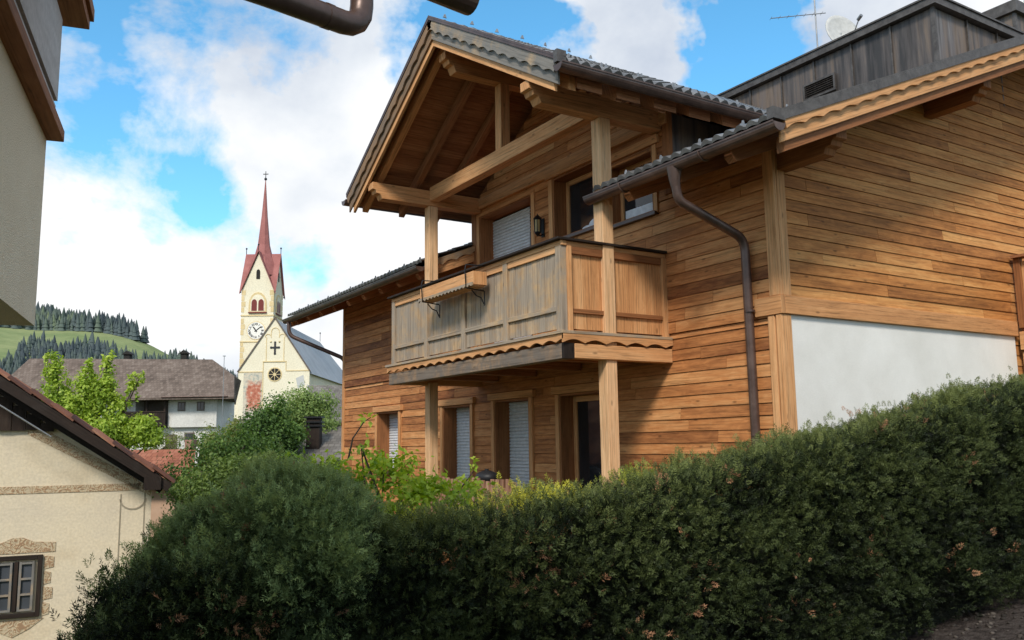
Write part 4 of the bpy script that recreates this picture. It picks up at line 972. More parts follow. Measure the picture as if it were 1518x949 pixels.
m.box(nx0-1.6, nx0-.001, .3, 1.2, -.5, 6.3); m.prism([(nx0-1.6, 6.301), (nx0-.001, 6.301), (nx0-.001, 7.7)], (0, .3, 0), (1, 0, 0), (0, 0, 1), (0, .9, 0), tone=.5)
m.build('buttresses', M['cream'], nave)
m = MB()
for y in (6.3, 11.8, 17.3): m.prism(arch(y+.4, 1.1, 3.2, 7.4), (nx1-.099, 0, 0), (0, 1, 0), (0, 0, 1), (.02, 0, 0), tone=.5)
m.build('side_windows', M['dark'], nave)
# churchyard wall
cw = vroot('churchyard_wall', -31.0, 98, 0, 'low grey stone wall in front of the church', 'wall')
m = MB(); m.box(-9, 12, 0, .5, -2, 3.0, .5); m.build('masonry', noisy('grey_masonry', (.2, .19, .18), (.32, .31, .29), .8), cw); m = MB(); m.box(-9.1, 12.1, -.1, .6, 3.001, 3.15); m.build('coping', M['shingle_grey'], cw)

# ================================================================== FARMHOUSE
fm = vroot('farmhouse', -28.0, 70.0, 0.0, 'long white farmhouse with wooden balcony under a broad brown shingle roof', 'farmhouse')
X1 = 28.0
m = MB(); m.box(-40+X1, -30.4+X1, 0, 7, -1.5, 4.1, .5); m.box(-27.75+X1, -23.85+X1, -.02, 4.4, 1.66, 4.3, .5); m.box(-30.399+X1, -23.87+X1, .35, 4.39, -1.5, 1.65, .5); m.box(-30.399+X1, -25.0+X1, 4.41, 7, -1.5, 4.3, .5)
m.build('wall', M['farm_white'], fm)
m = MB(); m.box(-30.395+X1, -27.76+X1, 1.6, 3.99, 1.7, 4.3, .3); m.build('timber_wall', M['barn_wood'], fm)
m = MB(); m.box(-31.2+X1, -27.755+X1, -.5, 1.5, 1.75, 1.9, .5)
for k in range(20): m.box(-31.2+X1+k*.172, -31.2+X1+k*.172+.155, -.5, -.46, 1.9, 2.85, None)
m.box(-31.2+X1, -27.755+X1, -.56, -.42, 2.86, 2.95)
for x in (-31.1, -29.4, -27.95): m.box(x+X1, x+.14+X1, -.45, -.31, 2.951, 4.2)
m.build('balcony', M['black_wood'], fm)
# roof: broad, half-hipped right end
e0, e1 = -42+X1, -22.1+X1; m = MB()
v = [(e0, -1.2, 4.0), (e1, -1.2, 4.0), (3.0, 8.4, 4.0), (e0, 8.4, 4.0), (-41.2+X1, 3.6, 7.75), (-25.6+X1, 3.6, 7.45), (e1, -1.2, 3.82), (e0, -1.2, 3.82), (3.0, 8.4, 3.82), (e0, 8.4, 3.82), (-22.75+X1, .7, 5.75), (-23.7+X1, 5.6, 5.75)]
m.solid(v, [(0, 1, 10, 5, 4), (4, 5, 11, 2, 3), (5, 10, 11), (10, 1, 2, 11), (0, 4, 3), (1, 0, 7, 6), (2, 1, 6, 8), (6, 7, 9, 8)], (1, 0, 0), .5)
m.build('roof', M['shingle'], fm)
for xw in (-27.0, -25.45):
    m = MB(); m.box(xw+X1, xw+.62+X1, -.05, -.021, 2.95, 3.68, .3); wn = m.build('window', M['barn_wood'], fm)
    m = MB(); m.box(xw+.08+X1, xw+.29+X1, -.07, -.051, 3.02, 3.6); m.box(xw+.33+X1, xw+.54+X1, -.07, -.051, 3.02, 3.6); m.build('pane', M['glass'], wn)
for xw, z0, z1, w_ in ((-31.6, .6, 1.35, .8), (-30.1, .6, 1.4, .8), (-26.5, .5, 1.25, .8)):
    m = MB(); m.box(xw+X1, xw+w_+X1, .28, .349, z0, z1, .3); wn = m.build('window', M['barn_wood'], fm)
    m = MB(); m.box(xw+.1+X1, xw+w_-.1+X1, .26, .279, z0+.1, z1-.1); m.build('pane', M['glass'], wn)
m = MB(); m.box(-28.0+X1, -27.1+X1, .28, .349, -1.4, 1.1, .3); m.build('door', M['barn_wood'], fm)
m = MB(); m.tube([(-27.85+X1, -1.25, 4.02), (-22.6+X1, -1.25, 4.02)], .06, 8); m.build('gutter', M['gutter'], fm)
for xw in (-33.2, -28.3):
    m = MB(); m.box(xw+X1-.25, xw+.25+X1, 4.2, 4.8, 6.6, 7.95, .2); cy = m.build('chimney', M['dark'], fm)
    m = MB(); m.prism([(-.42, 0), (.42, 0), (0, .32)], (xw+X1, 4.1, 8.05), (1, 0, 0), (0, 0, 1), (0, .8, 0)); m.box(xw+X1-.28, xw+X1+.28, 4.3, 4.7, 7.951, 8.05); m.build('cap', M['dark'], cy)
lp = vroot('light_mast', -22.05, 66, 0, 'thin white pole rising in front of the farmhouse roof corner', 'pole'); m = MB(); m.tube([(0, 0, -1.5), (0, 0, 6.9)], .022, 6); m.build('pole', M['hook'], lp); m = MB(); m.box(-.1, .1, -.06, .06, 6.9, 6.96); m.build('lamp_head', M['hook'], lp)

# ================================================================== small roofs between the trees
# red tiled roof below the farmhouse
rr = vroot('red_roofed_shed', -12.2, 30.0, -3.8, 'small shed with red clay tile roof and white verge half hidden behind the bush', 'shed')
m = MB(); m.box(-2.2, .55, .3, 3.2, 0, 2.7, .5); m.prism([(.3, 2.7), (3.2, 2.7), (2.0, 3.5)], (-2.2, 0, 0), (0, 1, 0), (0, 0, 1), (2.75, 0, 0), tone=.5); m.build('wall', noisy('orange_render', (.42, .26, .17), (.5, .33, .23), 2), rr)
m = MB(); v = [(-2.5, -.2, 2.55), (1.35, -.2, 2.55), (.55, 2.2, 3.76), (-2.5, 2.2, 3.76)]; v += [(x, y, z-.1) for x, y, z in v]+[(-2.5, 4.4, 2.6), (.55, 4.4, 2.6)]
m.solid(v, [(0, 1, 2, 3), (4, 7, 6, 5), (0, 4, 5, 1), (1, 5, 6, 2), (3, 2, 9, 8)], (1, 0, 0), .5); m.build('roof', M['red_tile_far'], rr)
m = MB(); m.bar((1.38, -.25, 2.52), (.58, 2.2, 3.78), .12, .12, (0, 0, 1)); m.build('verge', flat('pale_verge', (.5, .47, .42)), rr)
m = MB(); m.box(.05, .35, 2.3, 2.7, 3.3, 4.1, .5); m.build('chimney', noisy('brick_chimney', (.22, .12, .09), (.35, .2, .15), 5), rr)
# grey shingled roof with dark chimney
gs = vroot('shingled_cottage', -8.0, 35.0, -3.6, 'low cottage with grey shingle roof and dark chimney beside the chalet', 'cottage')
m = MB(); m.box(-1.3, 5.5, .5, 5.5, 0, 3.0, .5); m.build('wall', M['farm_white'], gs)
m = MB(); v = [(-1.75, -.2, 2.9), (6, -.2, 2.9), (6, 3, 4.45), (-.25, 3, 4.45), (-1.75, 6.2, 2.9), (6, 6.2, 2.9)]; m.solid(v, [(0, 1, 2, 3), (3, 2, 5, 4), (0, 3, 4)], (1, 0, 0), .5); m.build('roof', M['shingle_grey'], gs)
m = MB(); m.box(-.55, .0, 1.0, 1.5, 3.0, 4.75, .3); cy = m.build('chimney', M['black_wood'], gs)
m = MB(); m.box(-.63, .08, .92, 1.58, 4.4, 4.46); m.box(-.63, .08, .92, 1.58, 4.56, 4.62); m.box(-.63, .08, .92, 1.58, 4.751, 4.82); m.build('cap', M['iron'], cy)
# little barn by the church
bn = vroot('grey_barn', -12.2, 60.0, 0, 'small weathered grey timber barn with shingle roof next to the church', 'barn', rot=R(18))
m = MB(); m.box(-1.3, 6, .2, 6, -2, 2.2, .5); m.prism([(.2, 2.2), (6, 2.2), (3.1, 4.2)], (-1.3, 0, 0), (0, 1, 0), (0, 0, 1), (7, 0, 0), (0, 0, 1)); m.build('wall', M['barn_wood'], bn)
m = MB(); v = [(-1.7, -.7, 1.7), (7, -.7, 1.7), (7, 3.1, 4.35), (-1.7, 3.1, 4.35), (7, 6.8, 1.8), (-1.7, 6.8, 1.8)]; v += [(x, y, z-.15) for x, y, z in v]
m.solid(v, [(0, 1, 2, 3), (3, 2, 4, 5), (0, 6, 7, 1), (0, 3, 9, 6), (3, 5, 11, 9), (6, 9, 8, 7), (9, 11, 10, 8)], (1, 0, 0), .5); m.build('roof', M['shingle_grey'], bn)
m = MB(); m.bar((-1.73, -.75, 1.65), (-1.73, 3.1, 4.34), .06, .2, (0, 0, 1)); m.build('barge_board', flat('pale_verge_board', (.45, .43, .4)), bn)

# ================================================================== OLD PAINTED HOUSE, lower left
xr = 4.55
oh = vroot('old_painted_house', -5.35-xr*.9135, 13.0-xr*.4067, -3.9, 'old ochre plastered house with dark timber gable, red tile roof and painted ornament', 'house', rot=R(24))
Z2 = 3.9
def L2(a): return a+xr
def rk2(x): return -.45+Z2-(abs(x)-L2(.24))*.674      # top of the tile line
M['ochre'] = noisy('ochre_lime_plaster', (.60, .48, .32), (.72, .61, .44), .9, .95, 0, .1, .35, 30, c3=(.63, .54, .41), bd=.01)
base_top = lambda x: rk2(x)-.24
m = MB(); m.prism([(-xr, 0), (xr, 0), (xr, base_top(xr)), (0, base_top(0)), (-xr, base_top(xr))], (0, 0, 0), (1, 0, 0), (0, 0, 1), (0, 8, 0), (0, 0, 1), .5); m.build('wall', M['ochre'], oh)
# ornament: carved-looking scroll bands, painted
mo, N = new_mat('painted_scroll_ornament'); tc = N.n('ShaderNodeTexCoord'); mp = N.n('ShaderNodeMapping', {'Vector': (tc, 'Object'), 'Scale': (1, 1, 1)})
nz = N.n('ShaderNodeTexNoise', {'Vector': (mp, 0), 'Scale': 7.0, 'Detail': 2.0, 'Distortion': 1.2}); wv = N.math('MULTIPLY', (nz, 'Fac'), 46.0); wv = N.math('SINE', (wv, 0)); rp = N.ramp((N.math('MULTIPLY_ADD', (wv, 0), .5, .5), 0), [(.35, (.52, .42, .28)), (.72, (.46, .31, .18)), (.95, (.33, .21, .125))]); finish(N, (rp, 0), .95, 0, .1, (wv, 0), .35, .008)
def orn(poly): 
    m.prism(poly, (0, -.001, 0), (1, 0, 0), (0, 0, 1), (0, -.008, 0), (1, 0, 0), .5)
m = MB(); zb = -.60+Z2; orn([(-xr, zb), (xr-.16, zb), (xr-.16, zb+.10), (-xr, zb+.10)])
orn([(2.9, base_top(2.9)-.36), (xr-.02, base_top(xr)-.16), (xr-.02, base_top(xr)-.02), (2.9, base_top(2.9)-.17)])
wx0, wx1, wz0, wz1 = L2(-2.01), L2(-1.37), -2.27+Z2, -1.44+Z2
orn([(wx0-.14, wz1+.03), (wx1+.15, wz1+.03), (wx1+.15, wz1+.16), (wx1-.12, wz1+.18), ((wx0+wx1)/2+.06, wz1+.24), ((wx0+wx1)/2-.06, wz1+.24), (wx0+.12, wz1+.18), (wx0-.14, wz1+.16)])
for k in range(4): orn([(wx1+.02, wz0+k*.21), (wx1+.11+.03*(k % 2), wz0+k*.21+.02), (wx1+.11+.03*(k % 2), wz0+k*.21+.16), (wx1+.02, wz0+k*.21+.18)])
orn([(wx0-.1, wz0-.03), (wx0+.12, wz0-.16), ((wx0+wx1)/2, wz0-.26), (wx1-.12, wz0-.16), (wx1+.05, wz0-.03)])
m.build('painted_ornament', mo, oh)
m = MB(); m.box(xr-.42, xr-.405, -.007, -.001, zb-2.2, zb-.05); m.box(xr-.1, xr-.085, -.007, -.001, zb-2.2, zb-.05)
for k in range(10):
    a0, a1 = math.pi+math.pi*k/10, math.pi+math.pi*(k+1)/10; c = (xr-.25, -.004, zb-.12); m.bar((c[0]+.17*math.cos(a0), c[1], c[2]+.15*math.sin(a0)), (c[0]+.17*math.cos(a1), c[1], c[2]+.15*math.sin(a1)), .006, .022, (math.cos(a0), 0, math.sin(a0)))
m.build('painted_lines', flat('grey_brown_paint', (.33, .28, .2)), oh)
# timber gable boards above z .28
m = MB(); x = -4.6; zt = .26+Z2
while x < L2(-.85):
    top = base_top(abs(x)+.17)+.02
    if top > zt+.05: m.box(x, x+.17, -.055-.012*(int(x*7) % 2), -.002, zt+random.uniform(-.03, .03)-.0, top, None)
    x += .178
m.build('timber_gable', M['black_wood'], oh)
m = MB()
ang = math.atan(.674)
for s in (1, -1):
    d = np.array([s*math.cos(ang), 0, -math.sin(ang)]); o = np.array([0, 0, rk2(0.0001)]); L = 5.75
    for y0, w_ in ((-.55, .05), ): m.bar(o+(0, y0, -.12), o+(0, y0, -.12)+d*L, w_, .13, (0, 0, 1), .4)
    for y0 in (-.30, -.12): m.bar(o+(0, y0, -.2), o+(0, y0, -.2)+d*(L-.1), .12, .14, (0, 0, 1), .3)
    v = [o+(0, -.54, -.06), o+(0, 8.5, -.06), o+(0, 8.5, -.06)+d*L, o+(0, -.54, -.06)+d*L]; v += [p-np.array([0, 0, .05]) for p in v]
    m.solid(v, [(0, 1, 2, 3), (7, 6, 5, 4), (0, 4, 5, 1), (2, 6, 7, 3), (3, 7, 4, 0)], (0, 1, 0), .4)
m.box(xr-.12, xr+.10, -.62, 8, base_top(xr)-.05, base_top(xr)+.14, .3)
m.build('roof_timbers', M['black_wood'], oh)
m = MB()
for s in (1, -1):
    d = np.array([s*math.cos(ang), 0, -math.sin(ang)]); nn = np.array([s*math.sin(ang), 0, math.cos(ang)]); o = np.array([0, -.60, rk2(0.0001)-.03])
    for k in range(18):
        for j in range(40):
            t = random.uniform(0, 1); c = o+d*(k*.32)+np.array([0, j*.225, 0]); q = random.uniform(-.01, .012)
            p = [c+nn*(.045+q), c+d*.37+nn*(.02+q), c+d*.37+nn*(.02+q)+(0, .21, 0), c+nn*(.045+q)+(0, .21, 0)]
            mid = (p[0]+p[3])/2+nn*.03; mid2 = (p[1]+p[2])/2+nn*.03
            top = [p[0], p[1], mid2, mid, p[2], p[3]]; b_ = [z-nn*.025 for z in top]
            m.solid(top+b_, [(0, 1, 2, 3), (3, 2, 4, 5), (1, 7, 8, 2), (2, 8, 10, 4), (0, 3, 9, 6), (3, 5, 11, 9), (0, 6, 7, 1)], d, t)
rt_ = m.build('roof_tiles', tonemat('mossy_red_tiles', [(0, (.07, .04, .035)), (.4, (.17, .075, .05)), (.8, (.30, .13, .08)), (1, (.36, .2, .13))], .85, .15, 3, .7, .4, 30), oh)
m = MB(); d = np.array([math.cos(ang), 0, -math.sin(ang)]); o = np.array([0, -.6, rk2(.0001)-.42]); m.tube([o, o+d*3.9], .012, 6); m.build('lightning_cable', M['hook'], oh)
# window
m = MB()
for q in ((wx0, wx0+.09, wz0, wz1), (wx1-.06, wx1, wz0, wz1), (wx0+.091, wx1-.061, wz1-.06, wz1), (wx0+.091, wx1-.061, wz0, wz0+.06), ((wx0+wx1)/2-.02, (wx0+wx1)/2+.03, wz0+.081, wz1-.081)): m.box(q[0], q[1], -.05, -.002, q[2], q[3], .5)
wn = m.build('window', M['black_wood'], oh, bevel=.006)
m = MB()
for x0 in (wx0+.095, (wx0+wx1)/2+.04):
    x1 = x0+.185; z0, z1 = wz0+.085, wz1-.085
    m.box(x0, x0+.03, -.042, -.012, z0, z1, .5); m.box(x1-.03, x1, -.042, -.012, z0, z1, .5)
    for k in range(4): z = z0+(z1-z0-.035)*k/3; m.box(x0+.031, x1-.031, -.04, -.012, z, z+.026, .5)
m.build('sash', M['rake_grey'], wn)
m = MB(); m.box(wx0+.1, wx1-.1, -.011, -.004, wz0+.09, wz1-.09, .5); m.build('pane', M['glass_grey'], wn)

# ================================================================== NEIGHBOUR HOUSE, upper left (x along the wall away from the camera, y to the right)
ca_, cb_ = -2.56, 4.6; wdir = np.array([-.350, .937]); wrot = math.atan2(wdir[1], wdir[0])       # in (a,b)
nb = empty('neighbour_house', AB(ca_, cb_, 0), ROTZ+wrot, 'cream rendered upper storey with brown ledge and pale boarded balcony at the left edge', 'house')
M['grey_cream'] = noisy('rough_cream_render', (.84, .71, .52), (.89, .77, .58), 3, .95, 0, .1, .6, 130, bd=.012)
# local: +x away along wall, -x towards/behind camera; local y: left of direction = away from lane; lane side is -y
m = MB(); m.box(-9, 0, .0, 4, .66, 1.70, .5); m.box(-9, -1.4, 1.1, 4, -2.6, .659, .5); m.build('wall', M['grey_cream'], nb)
m = MB(); m.box(-9, .02, -.085, .3, 1.70, 1.765, .3); m.box(-9, .0, -.05, .3, 1.766, 1.80, .4); m.build('ledge', M['soffit'], nb, bevel=.004)
m = MB(); m.box(-9, .0, -.035, -.01, 1.801, 1.90, .5); m.box(-9, .02, -.04, -.012, 1.935, 2.42, .5); m.box(-.004, .02, -.01, 1.2, 1.935, 2.42, .5); m.build('balcony_panel', noisy('pale_grey_boards', (.45, .42, .40), (.56, .53, .51), 3, .7, 0, .3, .1, 40, (1, 1, 6)), nb)
m = MB(); m.box(-9, .005, -.008, .2, 1.801, 2.0, .3); m.box(-.35, -.25, .05, .15, 1.9, 3.2, .3); m.build('balcony_post', M['soffit'], nb)
m = MB(); m.box(-9, .28, -.15, 3.5, 2.50, 2.56, .3); m.box(-9, .30, -.17, 3.5, 2.561, 2.64, .3); m.build('eave', M['soffit'], nb, bevel=.004)
# overhead gutter and drainpipe
def loc(a, b, z):
    d = np.array([a-ca_, b-cb_]); return (float(d@wdir), float(d@np.array([-wdir[1], wdir[0]])), z)
m = MB(); m.tube(bend([loc(-.60, 3.35, 1.985), loc(-.60, 3.35, 1.69), loc(-.91, 2.95, 1.645), loc(-1.5, 2.2, 1.52)], .1), .048, 18)
q = loc(-.62, 3.29, 1.708); m.tube([loc(-.70, 3.221, 1.6755), loc(-.72, 3.195, 1.673)], .0505, 18); m.build('drainpipe', M['gutter'], nb)
m = MB(); g0 = loc(-.17, 3.72, 2.01); g1 = loc(-1.1, 2.95, 2.03); m.gutter(g1, g0, .07); m.build('gutter', M['gutter'], nb)
v = [loc(-.25, 3.78, 2.09), loc(-1.25, 2.95, 2.11), loc(-3.6, 3.6, 2.6), loc(-3.0, 5.5, 2.6)]
v = [loc(-.22, 3.70, 2.06), loc(-1.12, 2.95, 2.08), loc(-1.98, 2.75, 2.5), loc(-2.28, 3.75, 2.5)]
m = MB(); m.solid(v+[(x, y, z+.06) for x, y, z in v], [(0, 1, 2, 3), (7, 6, 5, 4), (0, 4, 5, 1), (1, 5, 6, 2), (2, 6, 7, 3), (3, 7, 4, 0)], (1, 0, 0), .4); m.build('canopy', M['soffit'], nb)
# ================================================================== VEGETATION
# needle sprig: a short stem with flat needles to both sides
def sprig(n=6, w=.11, l=.42, up=.5):
    V = []; F_ = []
    for i in range(n):
        z = i/n*.85+.1
        for s in (-1, 1):
            k = len(V); L = l*(1-.45*i/n); d = np.array([s*L, .12*math.sin(i*2.1), up*L]); b = np.array([0, 0, z]); wv = np.array([0, .0, w]) if i % 2 else np.array([0, w*.7, w*.7])
            V += [b-wv*.5, b+d*.6-wv*.55, b+d, b+d*.6+wv*.55]; F_.append((k, k+1, k+2, k+3))
    k = len(V); V += [np.array([-.05, 0, .7]), np.array([.05, 0, .7]), np.array([.02, 0, 1.15]), np.array([-.02, 0, 1.15])]; F_.append((k, k+1, k+2, k+3))
    return np.array(V), np.array(F_)
SP = sprig()
# broad leaf: folded quad pair
LV = np.array([(0, 0, 0), (.30, .35, .06), (0, 1, -.08), (-.30, .35, .06), (0, .4, -.03)]); LF = np.array([(0, 1, 2, 4), (0, 4, 2, 3)])
def nz3(P, s, seed=0): return np.array([mnoise.noise(Vector((float(p[0])*s+seed, float(p[1])*s, float(p[2])*s))) for p in P])

def conifer_mass(name, pts, nrm, core, size, per, stops, label, cat, spread=.05, depth=.10, seed=0, tips=None, base_tone=.42, parent=None):
    """pts/nrm: cluster centres on the clipped surface; every cluster carries `per` needle sprigs"""
    n = len(pts); nn = nz3(pts, 2.6, seed)*.5+nz3(pts, 8.0, seed+9)*.75
    pts = pts+nrm*(nn*depth)[:, None]
    P = np.repeat(pts, per, 0); Nn = np.repeat(nrm, per, 0); k = len(P)
    off = rng.normal(size=(k, 3))*spread; P = P+off
    D = Nn*.7+np.array([0, 0, .5])+rng.normal(size=(k, 3))*.45+off/spread*.35
    lim_ = .58 if tips is not None and name == 'clipped_hedge' else 1.0
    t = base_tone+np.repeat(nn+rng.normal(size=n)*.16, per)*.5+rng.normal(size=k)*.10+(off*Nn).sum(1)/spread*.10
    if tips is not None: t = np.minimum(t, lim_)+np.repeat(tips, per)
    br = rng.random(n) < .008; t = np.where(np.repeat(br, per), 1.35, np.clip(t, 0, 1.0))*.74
    V, Fq, T = scatter(SP[0], SP[1], P, basis(D), size*rng.uniform(.7, 1.25, k), t)
    parts = [(V, Fq, T, 0), (*core, 1)]
    V, Fq, T, MI = merge(parts)
    mat_ = leafmat(name+'_needles', stops, .15, .55, .2)
    me = np_mesh(name, V, Fq, T, [mat_, M['core']], MI)
    return me
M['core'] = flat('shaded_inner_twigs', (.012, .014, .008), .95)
yew = [(0, (.004, .006, .003)), (.20, (.012, .018, .008)), (.37, (.046, .064, .022)), (.52, (.17, .20, .06)), (.68, (.34, .37, .05)), (.78, (.55, .50, .06)), (.93, (.22, .11, .06)), (1, (.42, .22, .12))]

# ---- hedge
HT = [(-1.6, -.46), (-.59, -.40), (-.04, -.33), (.53, -.25), (1.73, -.03), (2.53, .14), (4.05, .42), (6, .77)]
def htop(a): return float(np.interp(a, [q[0] for q in HT], [q[1] for q in HT]))-.05
def hp(a, w, z): return np.array(AB(a, 3.88+.54*a+w, z))          # w: 0 front face .. .8 back face (depth direction)
A1 = np.array(AB(1, .54, 0)); A1 /= np.linalg.norm(A1); NF = np.cross(A1, [0, 0, 1]); NF /= np.linalg.norm(NF)
if NF@np.array(AB(0, 1, 0)) > 0: NF = -NF
P = []; Nn = []; tip = []
n_front = 7600; n_top = 3000
while len(P) < n_front:
    a = random.uniform(-1.5, 5.6); zt = htop(a); g = ground(a, 3.88+.54*a); z = g+.12+(zt-g-.12)*random.random()**.92
    e = max(0, 1-(zt-z)/.12); w = .12*e*e
    d_ = (z-g)/(zt-g); under = .10*max(0, .25-d_)*4
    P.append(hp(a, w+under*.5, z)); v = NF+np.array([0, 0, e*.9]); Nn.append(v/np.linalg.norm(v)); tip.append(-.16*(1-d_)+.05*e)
while len(P) < n_front+n_top:
    a = random.uniform(-1.5, 5.6); w = random.uniform(.05, .8); zt = htop(a)
    P.append(hp(a, w, zt+random.uniform(-.01, .02))); v = np.array([0, 0, 1.0])+NF*.15; Nn.append(v/np.linalg.norm(v))
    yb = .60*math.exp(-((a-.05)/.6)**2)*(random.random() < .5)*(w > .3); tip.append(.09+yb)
for i in range(1500):
    a = random.uniform(-1.5, 5.6); zt = htop(a); g = ground(a, 4.68+.54*a); P.append(hp(a, .8, g+(zt-g)*random.random())); Nn.append(-NF); tip.append(0)
for i in range(1700):
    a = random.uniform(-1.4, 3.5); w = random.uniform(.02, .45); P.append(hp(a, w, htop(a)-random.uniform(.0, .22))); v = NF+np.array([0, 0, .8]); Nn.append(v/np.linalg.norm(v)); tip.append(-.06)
P = np.array(P); Nn = np.array(Nn); tip = np.array(tip)
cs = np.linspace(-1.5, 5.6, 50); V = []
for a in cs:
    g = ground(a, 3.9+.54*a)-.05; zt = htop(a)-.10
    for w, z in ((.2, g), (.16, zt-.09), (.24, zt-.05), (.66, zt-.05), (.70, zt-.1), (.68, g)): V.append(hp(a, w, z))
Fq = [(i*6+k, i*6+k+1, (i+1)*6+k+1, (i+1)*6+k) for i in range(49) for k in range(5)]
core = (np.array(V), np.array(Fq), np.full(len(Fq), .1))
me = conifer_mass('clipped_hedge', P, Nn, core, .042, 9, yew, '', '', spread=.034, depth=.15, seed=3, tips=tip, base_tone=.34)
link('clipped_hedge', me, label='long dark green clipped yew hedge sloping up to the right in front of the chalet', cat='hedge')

# ---- big bush, left foreground
PL = [(-2.0, -1.9), (-1.4, -1.9), (-.95, -1.80), (-.74, -1.72), (-.60, -1.62), (-.47, -1.5), (-.36, -1.36), (-.26, -1.22), (-.20, -1.08)]
PR = [(-2.0, -.64), (-.81, -.64), (-.50, -.64), (-.35, -.68), (-.27, -.75), (-.22, -.84), (-.20, -.94)]
def bprof(z): return float(np.interp(z, [q[0] for q in PL], [q[1] for q in PL])), float(np.interp(z, [q[0] for q in PR], [q[1] for q in PR]))
def bsurf(u, z, shrink=1.0):
    l, r = bprof(z); h = (r-l)/2; c = (l+r)/2; x = math.copysign(abs(math.cos(u))**.8, math.cos(u)); y = math.copysign(abs(math.sin(u))**.8, math.sin(u)); dp = .58*min(1, h/.55)
    return np.array([c+h*x*shrink, 3.9+dp*y*shrink, z])
P = []; Nn = []; tip = []
zq = np.linspace(-2.0, -.20, 60)
while len(P) < 9000:
    z = random.choice(zq)+random.uniform(-.02, .02) if random.random() < .62 else -.20-.35*random.random()**1.6; z = min(z, -.20); u = random.uniform(-math.pi, math.pi)
    if math.sin(u) > .5 and z < -.4 and random.random() < .8: continue
    fill = random.random() < .12 and z > -.3
    p = bsurf(u, z, random.random()**.5 if z > -.215 else 1.0); e = .01
    du = bsurf(u+e, z)-bsurf(u-e, z); dzv = bsurf(u, z+.015)-bsurf(u, z-.015); n = np.cross(du, dzv); l_ = np.linalg.norm(n)
    n = n/l_ if l_ > 1e-9 and z < -.22 else np.array([0, 0, 1.0]); 
    if n@(p-np.array([-1.2, 3.9, -1.2])) < 0: n = -n
    lump = .07*mnoise.noise(Vector((p[0]*3.1, p[1]*3.1, p[2]*3.1+5)))
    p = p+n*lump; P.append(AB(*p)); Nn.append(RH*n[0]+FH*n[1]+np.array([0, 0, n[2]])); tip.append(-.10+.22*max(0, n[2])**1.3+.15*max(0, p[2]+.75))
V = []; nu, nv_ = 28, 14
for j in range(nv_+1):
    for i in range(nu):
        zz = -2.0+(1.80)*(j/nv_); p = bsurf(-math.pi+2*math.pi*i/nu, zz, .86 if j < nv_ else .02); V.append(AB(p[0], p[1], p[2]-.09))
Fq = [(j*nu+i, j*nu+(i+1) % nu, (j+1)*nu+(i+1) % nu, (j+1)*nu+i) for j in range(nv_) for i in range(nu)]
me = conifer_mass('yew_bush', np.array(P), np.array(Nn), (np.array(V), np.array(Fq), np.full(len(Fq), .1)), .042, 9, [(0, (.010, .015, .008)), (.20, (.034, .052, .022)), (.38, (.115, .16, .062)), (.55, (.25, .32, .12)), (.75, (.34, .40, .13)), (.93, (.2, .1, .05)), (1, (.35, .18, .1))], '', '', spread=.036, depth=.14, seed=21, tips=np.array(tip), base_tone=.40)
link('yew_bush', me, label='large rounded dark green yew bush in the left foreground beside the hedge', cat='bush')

# ---- broadleaf trees and shrubs
def crown(lobes, n, size, clump=.35, tone=.5, shell=.55, seed=0, droop=.3):
    tot = sum(l[3]*l[4]*l[5] for l in lobes)**1.0; P = []; T = []; D = []
    for (a, b, z, ra, rb, rz) in lobes:
        k = max(20, int(n*(ra*rb*rz)/tot)); kc = max(6, k//26)
        d = rng.normal(size=(kc, 3)); d /= np.linalg.norm(d, axis=1)[:, None]; rr = rng.random(kc)**.45*(1-.0)
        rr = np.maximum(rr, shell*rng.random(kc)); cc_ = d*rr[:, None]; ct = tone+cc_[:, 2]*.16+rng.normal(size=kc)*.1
        idx = rng.integers(0, kc, k); rad = np.array([ra, rb, rz]); q = cc_[idx]*rad+rng.normal(size=(k, 3))*np.minimum(rad, np.mean(rad))*clump*.55
        loc_ = q+np.array([a, b, z]); P.append(loc_); T.append(ct[idx]+rng.normal(size=k)*.09)
        D.append(q/rad+rng.normal(size=(k, 3))*.7+np.array([0, 0, .2]))
    P = np.concatenate(P); T = np.clip(np.concatenate(T), 0, 1); D = np.concatenate(D)
    W = P[:, :1]*RH+P[:, 1:2]*FH+np.array([0, 0, 1.0])*P[:, 2:]
    DW = D[:, :1]*RH+D[:, 1:2]*FH+np.array([0, 0, 1.0])*D[:, 2:]
    return scatter(LV, LF, W, basis(DW), size*rng.uniform(.6, 1.3, len(P)), T)
M['bark'] = noisy('grey_brown_bark', (.05, .04, .03), (.11, .09, .07), 6, .95, 0, .1, .5, 40)
def tree(name, label, cat, a, b, lobes, n, size, stops, z0=None, tone=.5, clump=.35, trunk=.12, group=None, trans=.35):
    g = ground(a, b)-.1 if z0 is None else z0; root = empty(name, AB(a, b, g), 0, label, cat, group); o = np.array(AB(a, b, g))
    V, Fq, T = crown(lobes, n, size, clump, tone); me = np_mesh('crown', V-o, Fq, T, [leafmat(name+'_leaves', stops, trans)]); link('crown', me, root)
    m = MB(); c = np.mean([AB(*l[:3]) for l in lobes], axis=0)-o; top = np.array(AB(*max(lobes, key=lambda l: l[2])[:3]))-o
    m.tube([(0, 0, 0), c*(.35, .35, .45), c*(.8, .8, .9), top], trunk, 8, rads=[trunk, trunk*.8, trunk*.5, trunk*.15])
    for l in lobes:
        e = np.array(AB(*l[:3]))-o; s = c*(.4, .4, .45); m.tube([s, (s+e)/2+np.array([0, 0, .05]), e], trunk*.4, 6, rads=[trunk*.5, trunk*.35, trunk*.12])
    m.build('trunk', M['bark'], root); return root
lime = [(0, (.06, .10, .014)), (.35, (.17, .27, .03)), (.65, (.34, .46, .06)), (1, (.52, .60, .12))]
